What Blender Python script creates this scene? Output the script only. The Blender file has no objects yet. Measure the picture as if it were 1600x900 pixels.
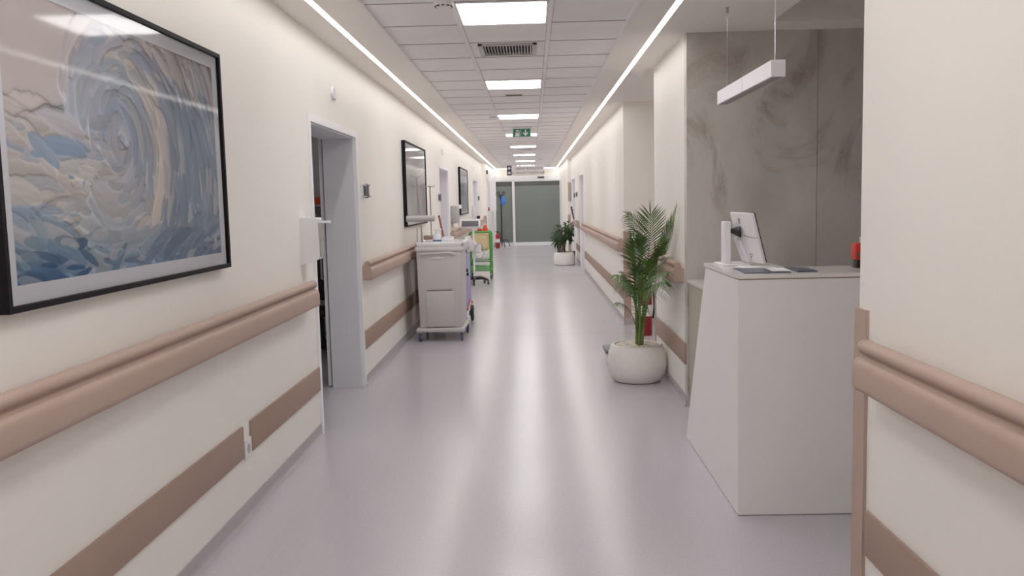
import bpy, bmesh, math, random
import numpy as np
from mathutils import Vector, Matrix
random.seed(7)
S = bpy.context.scene
COL = S.collection
PI = math.pi
XL, XR, ZC, YE = -1.418, 1.095, 2.636, 30.0
YB = -3.0
ORG = {}          # object name -> world origin used while building

# ------------------------------------------------------------------ materials
def srgb(r, g, b):
    f = lambda c: (c / 12.92 if c <= 0.04045 else ((c + 0.055) / 1.055) ** 2.4)
    return (f(r / 255), f(g / 255), f(b / 255), 1)

def mat(name, rgb, rough=0.5, metal=0.0, spec=0.5, var=0.0, vscale=8.0, bump=0.0, bscale=60.0, coat=0.0, trans=0.0, sheen=0.0):
    m = bpy.data.materials.new(name); m.use_nodes = True
    nt = m.node_tree; b = nt.nodes['Principled BSDF']
    c = srgb(*rgb)
    b.inputs['Base Color'].default_value = c
    b.inputs['Roughness'].default_value = rough
    b.inputs['Metallic'].default_value = metal
    b.inputs['Specular IOR Level'].default_value = spec
    b.inputs['Coat Weight'].default_value = coat
    b.inputs['Transmission Weight'].default_value = trans
    tc = nt.nodes.new('ShaderNodeTexCoord')
    if var > 0:
        n = nt.nodes.new('ShaderNodeTexNoise'); n.inputs['Scale'].default_value = vscale; n.inputs['Detail'].default_value = 4
        r = nt.nodes.new('ShaderNodeValToRGB')
        r.color_ramp.elements[0].position = 0.3; r.color_ramp.elements[1].position = 0.7
        r.color_ramp.elements[0].color = tuple(x * (1 - var) for x in c[:3]) + (1,)
        r.color_ramp.elements[1].color = tuple(min(1, x * (1 + var)) for x in c[:3]) + (1,)
        nt.links.new(tc.outputs['Object'], n.inputs['Vector']); nt.links.new(n.outputs['Fac'], r.inputs['Fac'])
        nt.links.new(r.outputs['Color'], b.inputs['Base Color'])
    if bump > 0:
        n = nt.nodes.new('ShaderNodeTexNoise'); n.inputs['Scale'].default_value = bscale; n.inputs['Detail'].default_value = 3
        bp = nt.nodes.new('ShaderNodeBump'); bp.inputs['Strength'].default_value = bump; bp.inputs['Distance'].default_value = 0.004
        nt.links.new(tc.outputs['Object'], n.inputs['Vector']); nt.links.new(n.outputs['Fac'], bp.inputs['Height'])
        nt.links.new(bp.outputs['Normal'], b.inputs['Normal'])
    return m

def emis(name, rgb, s):
    m = bpy.data.materials.new(name); m.use_nodes = True
    nt = m.node_tree; b = nt.nodes['Principled BSDF']
    b.inputs['Base Color'].default_value = srgb(*rgb)
    b.inputs['Emission Color'].default_value = srgb(*rgb)
    b.inputs['Emission Strength'].default_value = s
    return m

M = {}
M['wall'] = mat('wall_paint', (241, 238, 232), 0.55, spec=0.3, var=0.012, vscale=2.5, bump=0.12, bscale=260)
M['soffit'] = mat('soffit_paint', (244, 240, 233), 0.7, spec=0.2, var=0.01, vscale=2)
M['tile'] = mat('ceiling_tile', (243, 241, 240), 0.85, spec=0.15, var=0.03, vscale=3, bump=0.1, bscale=300)
M['tgrid'] = mat('ceiling_grid', (238, 236, 234), 0.5)
M['tray'] = mat('shade_painted_recess', (120, 117, 113), 0.8, var=.02)  # shade of the unlit recess put into a darker base colour
M['gap'] = mat('tile_gap', (142, 138, 135), 0.9)
M['base'] = mat('baseboard_vinyl', (176, 172, 176), 0.5, var=0.02)
M['rail'] = mat('rail_vinyl', (178, 155, 144), 0.65, spec=0.2, var=0.012, vscale=5, bump=0.15, bscale=420)
M['bumper'] = mat('bumper_vinyl', (160, 135, 122), 0.55, spec=0.3, var=0.012, vscale=5, bump=0.15, bscale=420)
M['frame'] = mat('door_frame_paint', (240, 241, 245), 0.4, var=0.01)
M['jamb'] = mat('door_jamb', (222, 223, 230), 0.45, var=0.015, vscale=3)
M['leaf_d'] = mat('door_leaf', (228, 229, 233), 0.45, var=0.015)
M['blk'] = mat('black_plastic', (24, 23, 24), 0.45, var=0.05)
M['blkm'] = mat('black_metal', (30, 29, 30), 0.35, metal=0.2, var=0.05)
M['rubber'] = mat('dark_rubber', (52, 52, 56), 0.75, var=0.05)
M['white'] = mat('white_plastic', (232, 232, 236), 0.4, var=0.01)
M['mountw'] = mat('picture_mount', (222, 224, 232), 0.8, var=0.01)
M['pframe'] = mat('black_picture_frame', (22, 20, 24), 0.6, spec=0.15, var=0.08, vscale=20)
M['chrome'] = mat('chrome', (200, 200, 204), 0.18, metal=0.9, var=0.02)
M['steel'] = mat('brushed_steel', (160, 158, 158), 0.35, metal=0.7, var=0.04)
M['greyp'] = mat('grey_plastic', (170, 169, 168), 0.45, var=0.015)
M['cart'] = mat('trolley_body', (190, 188, 188), 0.45, var=0.02, vscale=3)
M['cartl'] = mat('trolley_lid', (210, 210, 212), 0.35, var=0.02)
M['greyd'] = mat('dark_grey_plastic', (98, 99, 104), 0.45, var=0.04)
M['desk'] = mat('desk_laminate', (233, 232, 233), 0.4, spec=0.35, var=0.01, vscale=4, bump=0.05, bscale=300)
M['deskt'] = mat('desk_top', (226, 222, 219), 0.12, var=0.01)
M['desku'] = mat('desk_edge_line', (180, 150, 128), 0.6)
M['olive'] = mat('olive_panel', (170, 166, 148), 0.5, var=0.02)
M['red'] = mat('red_plastic', (196, 38, 28), 0.35, var=0.05)
M['redx'] = mat('extinguisher_red', (150, 24, 34), 0.3, var=0.04)
M['orange'] = mat('orange_plastic', (228, 78, 40), 0.4, var=0.05)
M['green'] = mat('green_tube', (70, 150, 62), 0.35, var=0.05)
M['greens'] = mat('green_shelf', (112, 168, 110), 0.5, var=0.05)
M['beige'] = mat('beige_cloth', (226, 206, 160), 0.8, var=0.06, vscale=5, bump=0.3, bscale=20)
M['brownbox'] = mat('brown_cardboard', (158, 138, 120), 0.8, var=0.05)
M['wood'] = mat('wooden_handle', (150, 92, 70), 0.5, var=0.15, vscale=14)
M['lilac'] = mat('lilac_panel', (150, 146, 206), 0.4, var=0.03)
M['bluec'] = mat('blue_cloth', (52, 120, 214), 0.8, var=0.1, vscale=15, bump=0.3, bscale=30)
M['bluew'] = mat('blue_wheel', (66, 72, 112), 0.5, var=0.08)
M['paper'] = mat('white_paper', (236, 236, 236), 0.85, var=0.01, bump=0.1)
M['bag'] = mat('plastic_bag', (226, 226, 232), 0.25, var=0.04, vscale=12, bump=0.8, bscale=22)
M['pot'] = mat('pot_plaster', (245, 243, 238), 0.7, var=0.03, vscale=30)
M['pebble'] = mat('pebbles', (206, 196, 186), 0.8, var=0.16, vscale=60)
M['frond'] = mat('palm_leaf', (80, 108, 58), 0.45, var=0.3, vscale=9)
M['frond2'] = mat('palm_leaf_light', (108, 140, 66), 0.42, var=0.25, vscale=9)
M['stem'] = mat('palm_stem', (104, 124, 58), 0.5, var=0.25, vscale=14)
M['leafd'] = mat('dark_leaf', (50, 78, 40), 0.45, var=0.35, vscale=16)
M['bark'] = mat('dark_stem', (92, 84, 76), 0.8, var=0.25, vscale=20, bump=0.5, bscale=60)
M['navy'] = mat('navy_print', (66, 72, 96), 0.3, var=0.12, vscale=14)
M['navyd'] = mat('navy_sign', (34, 36, 66), 0.4, var=0.04)
M['ink'] = mat('dark_ink', (88, 80, 76), 0.7)
M['sgreen'] = mat('sign_green', (36, 122, 86), 0.4, var=0.04)
M['acr'] = mat('frosted_acrylic', (198, 226, 220), 0.2, var=0.02)
M['room'] = mat('side_room_wall', (226, 228, 226), 0.7, var=0.04)
M['slotd'] = mat('vent_and_gap_dark', (46, 45, 45), 0.8)
M['ventm'] = mat('vent_metal', (190, 187, 184), 0.45, var=0.02)
M['pend'] = mat('pendant_white', (236, 236, 242), 0.35, var=0.01)
M['pendd'] = mat('pendant_diffuser_off', (150, 148, 148), 0.4, var=0.01)
M['bott'] = mat('translucent_bottle', (224, 232, 242), 0.25, var=0.03)
M['labelb'] = mat('blue_label', (72, 84, 130), 0.5, var=0.05)
M['cone'] = mat('cardboard_core', (196, 180, 160), 0.8, var=0.04)
M['led'] = emis('led_strip_light', (255, 250, 246), 11.0)
M['led2'] = emis('led_strip_far', (255, 250, 246), 2.2)
M['signw'] = mat('sign_pale', (247, 243, 241), .5, var=.01)
M['panel'] = emis('led_panel_light', (255, 251, 250), 9.0)

def glass_mat():
    m = bpy.data.materials.new('picture_glass'); m.use_nodes = True
    nt = m.node_tree; nt.nodes.clear()
    o = nt.nodes.new('ShaderNodeOutputMaterial'); mix = nt.nodes.new('ShaderNodeMixShader')
    t = nt.nodes.new('ShaderNodeBsdfTransparent'); g = nt.nodes.new('ShaderNodeBsdfGlossy'); g.inputs['Roughness'].default_value = 0.06
    fr = nt.nodes.new('ShaderNodeFresnel'); fr.inputs['IOR'].default_value = 1.5
    n = nt.nodes.new('ShaderNodeTexNoise'); n.inputs['Scale'].default_value = 2.2
    tc = nt.nodes.new('ShaderNodeTexCoord'); bp = nt.nodes.new('ShaderNodeBump'); bp.inputs['Strength'].default_value = 0.03; bp.inputs['Distance'].default_value = 0.02
    nt.links.new(tc.outputs['Object'], n.inputs['Vector']); nt.links.new(n.outputs['Fac'], bp.inputs['Height'])
    nt.links.new(bp.outputs['Normal'], g.inputs['Normal'])
    ml = nt.nodes.new('ShaderNodeMath'); ml.operation = 'MULTIPLY'; ml.inputs[1].default_value = 0.6; nt.links.new(fr.outputs['Fac'], ml.inputs[0]); nt.links.new(ml.outputs['Value'], mix.inputs['Fac']); nt.links.new(t.outputs['BSDF'], mix.inputs[1]); nt.links.new(g.outputs['BSDF'], mix.inputs[2])
    nt.links.new(mix.outputs['Shader'], o.inputs['Surface'])
    return m
M['glass'] = glass_mat()

def door_glass():
    m = mat('frosted_dark_glass', (118, 126, 124), 0.28, spec=0.4, var=0.06, vscale=1.2)
    return m
M['dglass'] = door_glass()
M['dglass2'] = mat('dark_glass_band', (84, 88, 86), 0.2, spec=0.4, var=0.06, vscale=2)

def floor_mat():
    m = bpy.data.materials.new('vinyl_floor'); m.use_nodes = True
    nt = m.node_tree; b = nt.nodes['Principled BSDF']
    tc = nt.nodes.new('ShaderNodeTexCoord')
    n1 = nt.nodes.new('ShaderNodeTexNoise'); n1.inputs['Scale'].default_value = 90; n1.inputs['Detail'].default_value = 4
    r1 = nt.nodes.new('ShaderNodeValToRGB')
    r1.color_ramp.elements[0].position = 0.36; r1.color_ramp.elements[0].color = srgb(182, 180, 188)
    r1.color_ramp.elements[1].position = 0.55; r1.color_ramp.elements[1].color = srgb(189, 186, 194)
    n2 = nt.nodes.new('ShaderNodeTexNoise'); n2.inputs['Scale'].default_value = 0.7; n2.inputs['Detail'].default_value = 5
    mx = nt.nodes.new('ShaderNodeMixRGB'); mx.blend_type = 'MULTIPLY'; mx.inputs['Fac'].default_value = 0.06
    nt.links.new(tc.outputs['Object'], n1.inputs['Vector']); nt.links.new(tc.outputs['Object'], n2.inputs['Vector'])
    nt.links.new(n1.outputs['Fac'], r1.inputs['Fac']); nt.links.new(r1.outputs['Color'], mx.inputs['Color1']); nt.links.new(n2.outputs['Fac'], mx.inputs['Color2'])
    # welded seam running across the corridor
    sx = nt.nodes.new('ShaderNodeSeparateXYZ'); nt.links.new(tc.outputs['Object'], sx.inputs['Vector'])
    cp = nt.nodes.new('ShaderNodeMath'); cp.operation = 'COMPARE'; cp.inputs[1].default_value = 9.75; cp.inputs[2].default_value = 0.012
    nt.links.new(sx.outputs['Y'], cp.inputs[0])
    m2 = nt.nodes.new('ShaderNodeMixRGB'); m2.blend_type = 'MULTIPLY'; m2.inputs['Color2'].default_value = (0.86, 0.86, 0.86, 1)
    nt.links.new(cp.outputs['Value'], m2.inputs['Fac']); nt.links.new(mx.outputs['Color'], m2.inputs['Color1'])
    nt.links.new(m2.outputs['Color'], b.inputs['Base Color'])
    rr = nt.nodes.new('ShaderNodeMapRange'); rr.inputs['To Min'].default_value = 0.2; rr.inputs['To Max'].default_value = 0.25
    nt.links.new(n2.outputs['Fac'], rr.inputs['Value']); nt.links.new(rr.outputs['Result'], b.inputs['Roughness'])
    b.inputs['Specular IOR Level'].default_value = 0.5
    bp = nt.nodes.new('ShaderNodeBump'); bp.inputs['Strength'].default_value = 0.02; bp.inputs['Distance'].default_value = 0.002
    n3 = nt.nodes.new('ShaderNodeTexNoise'); n3.inputs['Scale'].default_value = 5
    nt.links.new(tc.outputs['Object'], n3.inputs['Vector']); nt.links.new(n3.outputs['Fac'], bp.inputs['Height']); nt.links.new(bp.outputs['Normal'], b.inputs['Normal'])
    return m
M['floor'] = floor_mat()

def stone_mat():
    m = bpy.data.materials.new('grey_stone_slab'); m.use_nodes = True
    nt = m.node_tree; b = nt.nodes['Principled BSDF']; b.inputs['Roughness'].default_value = 0.38
    tc = nt.nodes.new('ShaderNodeTexCoord')
    L = nt.links.new
    def noise(sc, det, dist=0.0, off=(0, 0, 0), scl=(1, 1, 1)):
        mp = nt.nodes.new('ShaderNodeMapping'); mp.inputs['Location'].default_value = off; mp.inputs['Scale'].default_value = scl
        L(tc.outputs['Object'], mp.inputs['Vector'])
        n = nt.nodes.new('ShaderNodeTexNoise'); n.inputs['Scale'].default_value = sc; n.inputs['Detail'].default_value = det; n.inputs['Distortion'].default_value = dist
        n.inputs['Roughness'].default_value = 0.6
        L(mp.outputs['Vector'], n.inputs['Vector']); return n
    def ramp(src, pts):
        r = nt.nodes.new('ShaderNodeValToRGB'); e = r.color_ramp.elements
        e[0].position, e[0].color = pts[0]; e[1].position, e[1].color = pts[-1]
        for p, c in pts[1:-1]:
            x = e.new(p); x.color = c
        L(src, r.inputs['Fac']); return r
    n1 = noise(1.1, 7, 1.2)
    base = ramp(n1.outputs['Fac'], [(0.25, srgb(168, 163, 157)), (0.5, srgb(188, 184, 179)), (0.75, srgb(206, 202, 197))])
    n2 = noise(1.5, 6, 1.6, (3.1, 0, 1.7), (1, 1, 0.8))
    stain = ramp(n2.outputs['Fac'], [(0.54, (0, 0, 0, 1)), (0.68, (0.75, 0.75, 0.75, 1))])
    mx = nt.nodes.new('ShaderNodeMixRGB'); mx.inputs['Color2'].default_value = srgb(142, 128, 112)
    L(stain.outputs['Color'], mx.inputs['Fac']); L(base.outputs['Color'], mx.inputs['Color1'])
    n3 = noise(1.4, 5, 3.0, (7, 2, 0), (1.0, 1, 1.4))
    vein = ramp(n3.outputs['Fac'], [(0.485, (0, 0, 0, 1)), (0.5, (0.28, 0.28, 0.28, 1)), (0.515, (0, 0, 0, 1))])
    mv = nt.nodes.new('ShaderNodeMixRGB'); mv.inputs['Color2'].default_value = srgb(206, 198, 186)
    L(vein.outputs['Color'], mv.inputs['Fac']); L(mx.outputs['Color'], mv.inputs['Color1'])
    L(mv.outputs['Color'], b.inputs['Base Color'])
    return m
M['stone'] = stone_mat()

# ------------------------------------------------------------------ mesh builder
class MB:
    def __init__(s): s.bm = bmesh.new()
    def box(s, x0, x1, y0, y1, z0, z1, bev=0.0, seg=2, rot=None, piv=None):
        r = bmesh.ops.create_cube(s.bm, size=1.0); vs = r['verts']
        for v in vs:
            v.co = Vector(((x0 + x1) / 2 + v.co.x * abs(x1 - x0), (y0 + y1) / 2 + v.co.y * abs(y1 - y0), (z0 + z1) / 2 + v.co.z * abs(z1 - z0)))
        if bev > 0:
            es = list({e for v in vs for e in v.link_edges})
            rb = bmesh.ops.bevel(s.bm, geom=es, offset=bev, segments=seg, profile=0.5, affect='EDGES', clamp_overlap=True)
            vs = list({v for f in rb['faces'] for v in f.verts})
            seen = set(vs); st = list(vs)
            while st:
                v = st.pop()
                for e in v.link_edges:
                    w = e.other_vert(v)
                    if w not in seen: seen.add(w); st.append(w)
            vs = list(seen)
        if rot is not None:
            p = Vector(piv) if piv is not None else Vector(((x0 + x1) / 2, (y0 + y1) / 2, (z0 + z1) / 2))
            for v in vs: v.co = p + rot @ (v.co - p)
        return s
    def ring(s, c, ax1, ax2, r, n):
        return [s.bm.verts.new(c + ax1 * (r * math.cos(2 * PI * i / n)) + ax2 * (r * math.sin(2 * PI * i / n))) for i in range(n)]
    def tube(s, pts, r, n=10, caps=True):
        pts = [Vector(p) for p in pts]; rs = r if isinstance(r, (list, tuple)) else [r] * len(pts)
        t0 = (pts[1] - pts[0]).normalized(); a = Vector((0, 0, 1)) if abs(t0.z) < 0.9 else Vector((1, 0, 0))
        a1 = t0.cross(a).normalized(); prev = None; rings = []
        for i, p in enumerate(pts):
            t = (pts[min(i + 1, len(pts) - 1)] - pts[max(i - 1, 0)]).normalized()
            a1 = (a1 - t * a1.dot(t)).normalized(); a2 = t.cross(a1)
            rings.append(s.ring(p, a1, a2, rs[i], n))
        for A, B in zip(rings, rings[1:]):
            for i in range(n): s.bm.faces.new((A[i], A[(i + 1) % n], B[(i + 1) % n], B[i]))
        if caps:
            s.bm.faces.new(list(reversed(rings[0]))); s.bm.faces.new(rings[-1])
        return s
    def cyl(s, p0, p1, r0, r1=None, n=20): return s.tube([p0, p1], [r0, r0 if r1 is None else r1], n)
    def lathe(s, prof, c=(0, 0, 0), n=32, axis='Z'):
        c = Vector(c); rings = []
        for (r, h) in prof:
            row = []
            for i in range(n):
                a = 2 * PI * i / n
                if axis == 'Z': d = Vector((r * math.cos(a), r * math.sin(a), h))
                elif axis == 'X': d = Vector((h, r * math.cos(a), r * math.sin(a)))
                else: d = Vector((r * math.cos(a), h, r * math.sin(a)))
                row.append(s.bm.verts.new(c + d))
            rings.append(row)
        for A, B in zip(rings, rings[1:]):
            for i in range(n): s.bm.faces.new((A[i], A[(i + 1) % n], B[(i + 1) % n], B[i]))
        if prof[0][0] > 1e-4: s.bm.faces.new(list(reversed(rings[0])))
        if prof[-1][0] > 1e-4: s.bm.faces.new(rings[-1])
        return s
    def prism(s, poly, d0, d1, axis):
        # poly: 2D points; axis 'X': (y,z), 'Y': (x,z), 'Z': (x,y)
        def P(a, b, d): return {'X': (d, a, b), 'Y': (a, d, b), 'Z': (a, b, d)}[axis]
        A = [s.bm.verts.new(P(a, b, d0)) for a, b in poly]; B = [s.bm.verts.new(P(a, b, d1)) for a, b in poly]
        n = len(poly)
        for i in range(n): s.bm.faces.new((A[i], A[(i + 1) % n], B[(i + 1) % n], B[i]))
        s.bm.faces.new(list(reversed(A))); s.bm.faces.new(B)
        return s
    def hexa(s, lo, hi):
        # two quads (lists of four 3D points) joined into a solid
        A = [s.bm.verts.new(p) for p in lo]; B = [s.bm.verts.new(p) for p in hi]
        for i in range(4): s.bm.faces.new((A[i], A[(i + 1) % 4], B[(i + 1) % 4], B[i]))
        s.bm.faces.new(list(reversed(A))); s.bm.faces.new(B)
        return s
    def face(s, pts):
        s.bm.faces.new([s.bm.verts.new(p) for p in pts]); return s
    def ball(s, c, r, u=14, v=9, sc=(1, 1, 1)):
        R = bmesh.ops.create_uvsphere(s.bm, u_segments=u, v_segments=v, radius=r)
        for q in R['verts']: q.co = Vector((q.co.x * sc[0] + c[0], q.co.y * sc[1] + c[1], q.co.z * sc[2] + c[2]))
        return s
    def build(s, name, m, parent=None, kind=None, smooth=True, local=False, fix=True):
        bm = s.bm
        if fix: bmesh.ops.recalc_face_normals(bm, faces=bm.faces)
        if parent is not None and not local:
            o = ORG[parent.name]
        elif parent is None and not local:
            zs = [v.co for v in bm.verts]
            lo = Vector((min(c.x for c in zs), min(c.y for c in zs), min(c.z for c in zs)))
            hi = Vector((max(c.x for c in zs), max(c.y for c in zs), max(c.z for c in zs)))
            o = Vector(((lo.x + hi.x) / 2, (lo.y + hi.y) / 2, lo.z))
            if kind == 'structure': o = Vector((0, 0, 0))
        else: o = Vector((0, 0, 0))
        for v in bm.verts: v.co -= o
        me = bpy.data.meshes.new(name); bm.to_mesh(me); bm.free()
        if isinstance(m, (list, tuple)):
            for q in m: me.materials.append(M[q])
        else: me.materials.append(M[m])
        if smooth:
            me.shade_smooth(); me.set_sharp_from_angle(angle=math.radians(35))
        ob = bpy.data.objects.new(name, me); COL.objects.link(ob)
        if parent is not None:
            ob.parent = parent; ORG[ob.name] = o.copy() if not local else ORG.get(parent.name, Vector())
        else:
            ob.location = o; ORG[ob.name] = o.copy()
        if kind: ob['kind'] = kind
        return ob

def thing(name, label, cat, loc=(0, 0, 0), group=None):
    o = bpy.data.objects.new(name, None); COL.objects.link(o)
    o.location = loc; o.empty_display_size = 0.05
    o['label'] = label; o['category'] = cat
    if group: o['group'] = group
    ORG[o.name] = Vector(loc)
    return o
def struct_empty(name, loc=(0, 0, 0)):
    o = bpy.data.objects.new(name, None); COL.objects.link(o); o.location = loc; o['kind'] = 'structure'; o.empty_display_size = 0.05
    ORG[o.name] = Vector(loc); return o
def tag(o, label, cat, group=None):
    o['label'] = label; o['category'] = cat
    if group: o['group'] = group
    return o
def dup(root, loc, label=None, group=None, rotz=None):
    r = root.copy(); COL.objects.link(r); r.location = loc
    if rotz is not None: r.rotation_euler = (0, 0, rotz)
    if label: r['label'] = label
    if group: r['group'] = group
    ORG[r.name] = Vector(loc)
    for ch in list(root.children):
        c = ch.copy(); COL.objects.link(c); c.parent = r
        for g in list(ch.children):
            d = g.copy(); COL.objects.link(d); d.parent = c
    return r
def text_mesh(txt, size, name, m, parent, mw, extr=0.0005, align='CENTER'):
    cu = bpy.data.curves.new(name, 'FONT'); cu.body = txt; cu.size = size; cu.align_x = align; cu.align_y = 'CENTER'; cu.extrude = extr
    t = bpy.data.objects.new(name + '_tmp', cu); COL.objects.link(t)
    bpy.context.view_layer.update()
    dg = bpy.context.evaluated_depsgraph_get()
    me = bpy.data.meshes.new_from_object(t.evaluated_get(dg)); bpy.data.objects.remove(t); bpy.data.curves.remove(cu)
    off = ORG[parent.name]
    me.transform(Matrix.Translation(-off) @ mw)
    me.materials.clear(); me.materials.append(M[m]); me.name = name
    o = bpy.data.objects.new(name, me); COL.objects.link(o); o.parent = parent; ORG[o.name] = off
    return o

# ------------------------------------------------------------------ camera
H = 1.5
yaw, pit, rol, foc = -0.0247, 0.0987, 0.0235, 1357.2
fw = Vector((math.sin(yaw) * math.cos(pit), math.cos(yaw) * math.cos(pit), -math.sin(pit)))
r0 = Vector((math.cos(yaw), -math.sin(yaw), 0)); d0 = fw.cross(r0)
rt = r0 * math.cos(rol) + d0 * math.sin(rol); dn = d0 * math.cos(rol) - r0 * math.sin(rol)
cam = bpy.data.cameras.new('camera'); co = bpy.data.objects.new('camera', cam); COL.objects.link(co)
R3 = Matrix((rt, -dn, -fw)).transposed()
co.matrix_world = Matrix.Translation((0, 0, H)) @ R3.to_4x4()
cam.sensor_width = 36; cam.lens = 36 * foc / 1600; cam.clip_start = 0.05; cam.clip_end = 200
S.camera = co

# ------------------------------------------------------------------ setting
b = MB(); b.box(-4.6, 4.2, YB, YE + 2.5, -0.12, 0.0); b.build('floor', 'floor', kind='structure', smooth=False)

LD = [(5.62, 7.07), (13.42, 14.86), (21.1, 22.75)]      # left door openings
RD = [(18.25, 19.75), (21.75, 23.35)]                    # right door openings
DH = 2.05
def wall_run(b, xa, xb, y0, y1, doors):
    y = y0
    for (a, c) in doors:
        b.box(xa, xb, y, a, 0, ZC); b.box(xa, xb, a, c, DH, ZC); y = c
    b.box(xa, xb, y, y1, 0, ZC)
b = MB(); wall_run(b, XL - 0.26, XL, YB, 25.1, LD)
b.box(XL - 0.30, -1.31, 25.1, YE + 0.3, 0, ZC)
b.build('wall_left', 'wall', kind='structure', smooth=False)
b = MB()
b.box(XR, 1.38, YB, 2.925, 0, ZC)                      # section nearest the camera
b.box(XR, 1.38, 6.28, 7.80, 0, ZC)                    # pier beside the reception
wall_run(b, XR, XR + 0.30, 10.38, 24.0, RD)
b.box(1.0, XR + 0.30, 24.0, YE + 0.3, 0, ZC)
b.box(1.396, 3.0, 10.38, 10.5, 0, ZC); b.box(2.9, 3.0, 7.8, 10.38, 0, ZC); b.box(1.38, 3.0, 7.68, 7.80, 0, ZC)
b.box(3.5, 3.6, 2.6, 6.3, 0, ZC + 0.5); b.box(1.38, 3.6, 2.79, 2.91, 0, ZC + 0.5)
b.build('wall_right', 'wall', kind='structure', smooth=False)
b = MB(); b.box(XR, 2.0, 6.18, 6.28, 0, ZC + 0.25); b.box(2.003, 3.5, 6.182, 6.28, 0, ZC + 0.25)
b.build('wall_reception', 'stone', kind='structure', smooth=False)
# end wall: header above the sliding doors
b = MB(); b.box(-1.31, 1.0, YE, YE + 0.2, 2.36, ZC)
b.build('wall_back', 'wall', kind='structure', smooth=False)
b = MB(); b.box(-1.72, 1.38, YB - 0.1, YB, 0, ZC + 0.1); b.build('wall_front', 'wall', kind='structure', smooth=False)

# ceiling soffits
b = MB()
SX0, SX1 = -0.955, 0.655
def soff(x0, x1, y0, y1): b.box(x0, x1, y0, y1, ZC, ZC + 0.08)
def slot(xc, y0, y1, xa, xb):
    soff(xa, xc - 0.02, y0, y1); soff(xc + 0.02, xb, y0, y1)
slot(-1.21, YB, 29.98, XL - 0.3, SX0)
slot(0.88, YB, 29.98, SX1, XR)
soff(XL - 0.3, XR + 0.3, 29.98, YE + 0.2)
soff(SX0, SX1, 29.35, 29.98)
soff(XR, 3.6, 5.88, 6.3); soff(XR, 1.6, 2.9, 5.88); soff(1.6, 3.6, 2.6, 3.0)
b.box(1.58, 1.6, 3.0, 5.9, ZC + 0.08, ZC + 0.45); b.box(1.6, 3.6, 5.88, 5.9, ZC + 0.08, ZC + 0.45)
soff(XR, 3.0, 7.7, 10.5); soff(XR, XR + 0.3, 10.5, YE)
b.build('ceiling', 'soffit', kind='structure', smooth=False)

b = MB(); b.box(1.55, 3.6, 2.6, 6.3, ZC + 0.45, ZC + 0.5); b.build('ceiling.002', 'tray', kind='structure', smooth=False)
# tiled ceiling band (three columns) with lights and vents let in
P = 0.645; Y0 = 5.10
LY = [Y0 + 5 * P * k for k in range(-2, 8)]
VY = [Y0 + 2 * P]
cols = [(-0.955, -0.455), (-0.425, 0.125), (0.155, 0.655)]
b = MB(); g = MB()
y = Y0 - P * 12
while y < 29.3:
    for ci, (a, c) in enumerate(cols):
        if ci == 1 and any(abs(y - q) < 0.01 for q in LY): continue
        dz = random.uniform(-0.002, 0.002); hole = ci == 1 and any(abs(y - q) < 0.01 for q in VY)
        if hole:
            b.box(a + .003, -0.36, y + .004, y + P - .004, ZC + 0.012, ZC + 0.03); b.box(0.055, c - .003, y + .004, y + P - .004, ZC + 0.012, ZC + 0.03)
            b.box(-0.36, 0.055, y + .004, y + 0.06, ZC + 0.012, ZC + 0.03); b.box(-0.36, 0.055, y + P - 0.13, y + P - .004, ZC + 0.012, ZC + 0.03)
        else:
            t = random.uniform(-0.002, 0.002)
            b.hexa([(a + .003, y + .004, ZC + 0.012 + t), (c - .003, y + .004, ZC + 0.012 - t), (c - .003, y + P - .004, ZC + 0.011), (a + .003, y + P - .004, ZC + 0.011)],
                   [(a + .003, y + .004, ZC + 0.03), (c - .003, y + .004, ZC + 0.03), (c - .003, y + P - .004, ZC + 0.03), (a + .003, y + P - .004, ZC + 0.03)])
    y += P
q = MB(); y = Y0 - P * 12
while y < 29.3:
    for ci, (a, c) in enumerate(cols): q.box(a, c, y - .005, y + .005, ZC + .0085, ZC + .02)
    y += P
q.build('trim_3', 'gap', kind='structure', smooth=False)
b.build('ceiling.001', 'tile', kind='structure', smooth=False)
g.box(-0.455, -0.425, YB, 29.35, ZC + 0.004, ZC + 0.03, 0.003); g.box(0.125, 0.155, YB, 29.35, ZC + 0.004, ZC + 0.03, 0.003)
g.box(SX0 - 0.002, SX0 + 0.022, YB, 29.35, ZC - 0.006, ZC + 0.02, 0.003); g.box(SX1 - 0.022, SX1 + 0.002, YB, 29.35, ZC - 0.006, ZC + 0.02, 0.003)
g.build('trim_1', 'tgrid', kind='structure')
b = MB(); b.box(-1.0, 0.7, YB, 29.5, ZC + 0.031, ZC + 0.05); b.build('trim_2', 'gap', kind='structure', smooth=False)

# baseboards
b = MB()
def bb(b, x, s, y0, y1):
    b.prism([(x, 0.0), (x + s * 0.022, 0.0), (x + s * 0.009, 0.016), (x + s * 0.005, 0.03), (x + s * 0.004, 0.078), (x, 0.08)], y0, y1, 'Y')
for y0, y1 in [(YB, 5.57), (7.12, 13.37), (14.91, 21.05), (22.8, 25.1)]: bb(b, XL, 1, y0, y1)
bb(b, -1.31, 1, 25.1, 25.7)
b.build('baseboard_left', 'base', kind='structure', smooth=False)
b = MB()
for y0, y1 in [(YB, 2.91), (6.20, 7.80), (10.38, 18.2), (19.8, 21.7), (23.4, 24.0)]: bb(b, XR, -1, y0, y1)
b.box(XR, 2.9, 10.372, 10.38, 0, 0.08)
b.build('baseboard_right', 'base', kind='structure', smooth=False)

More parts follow.
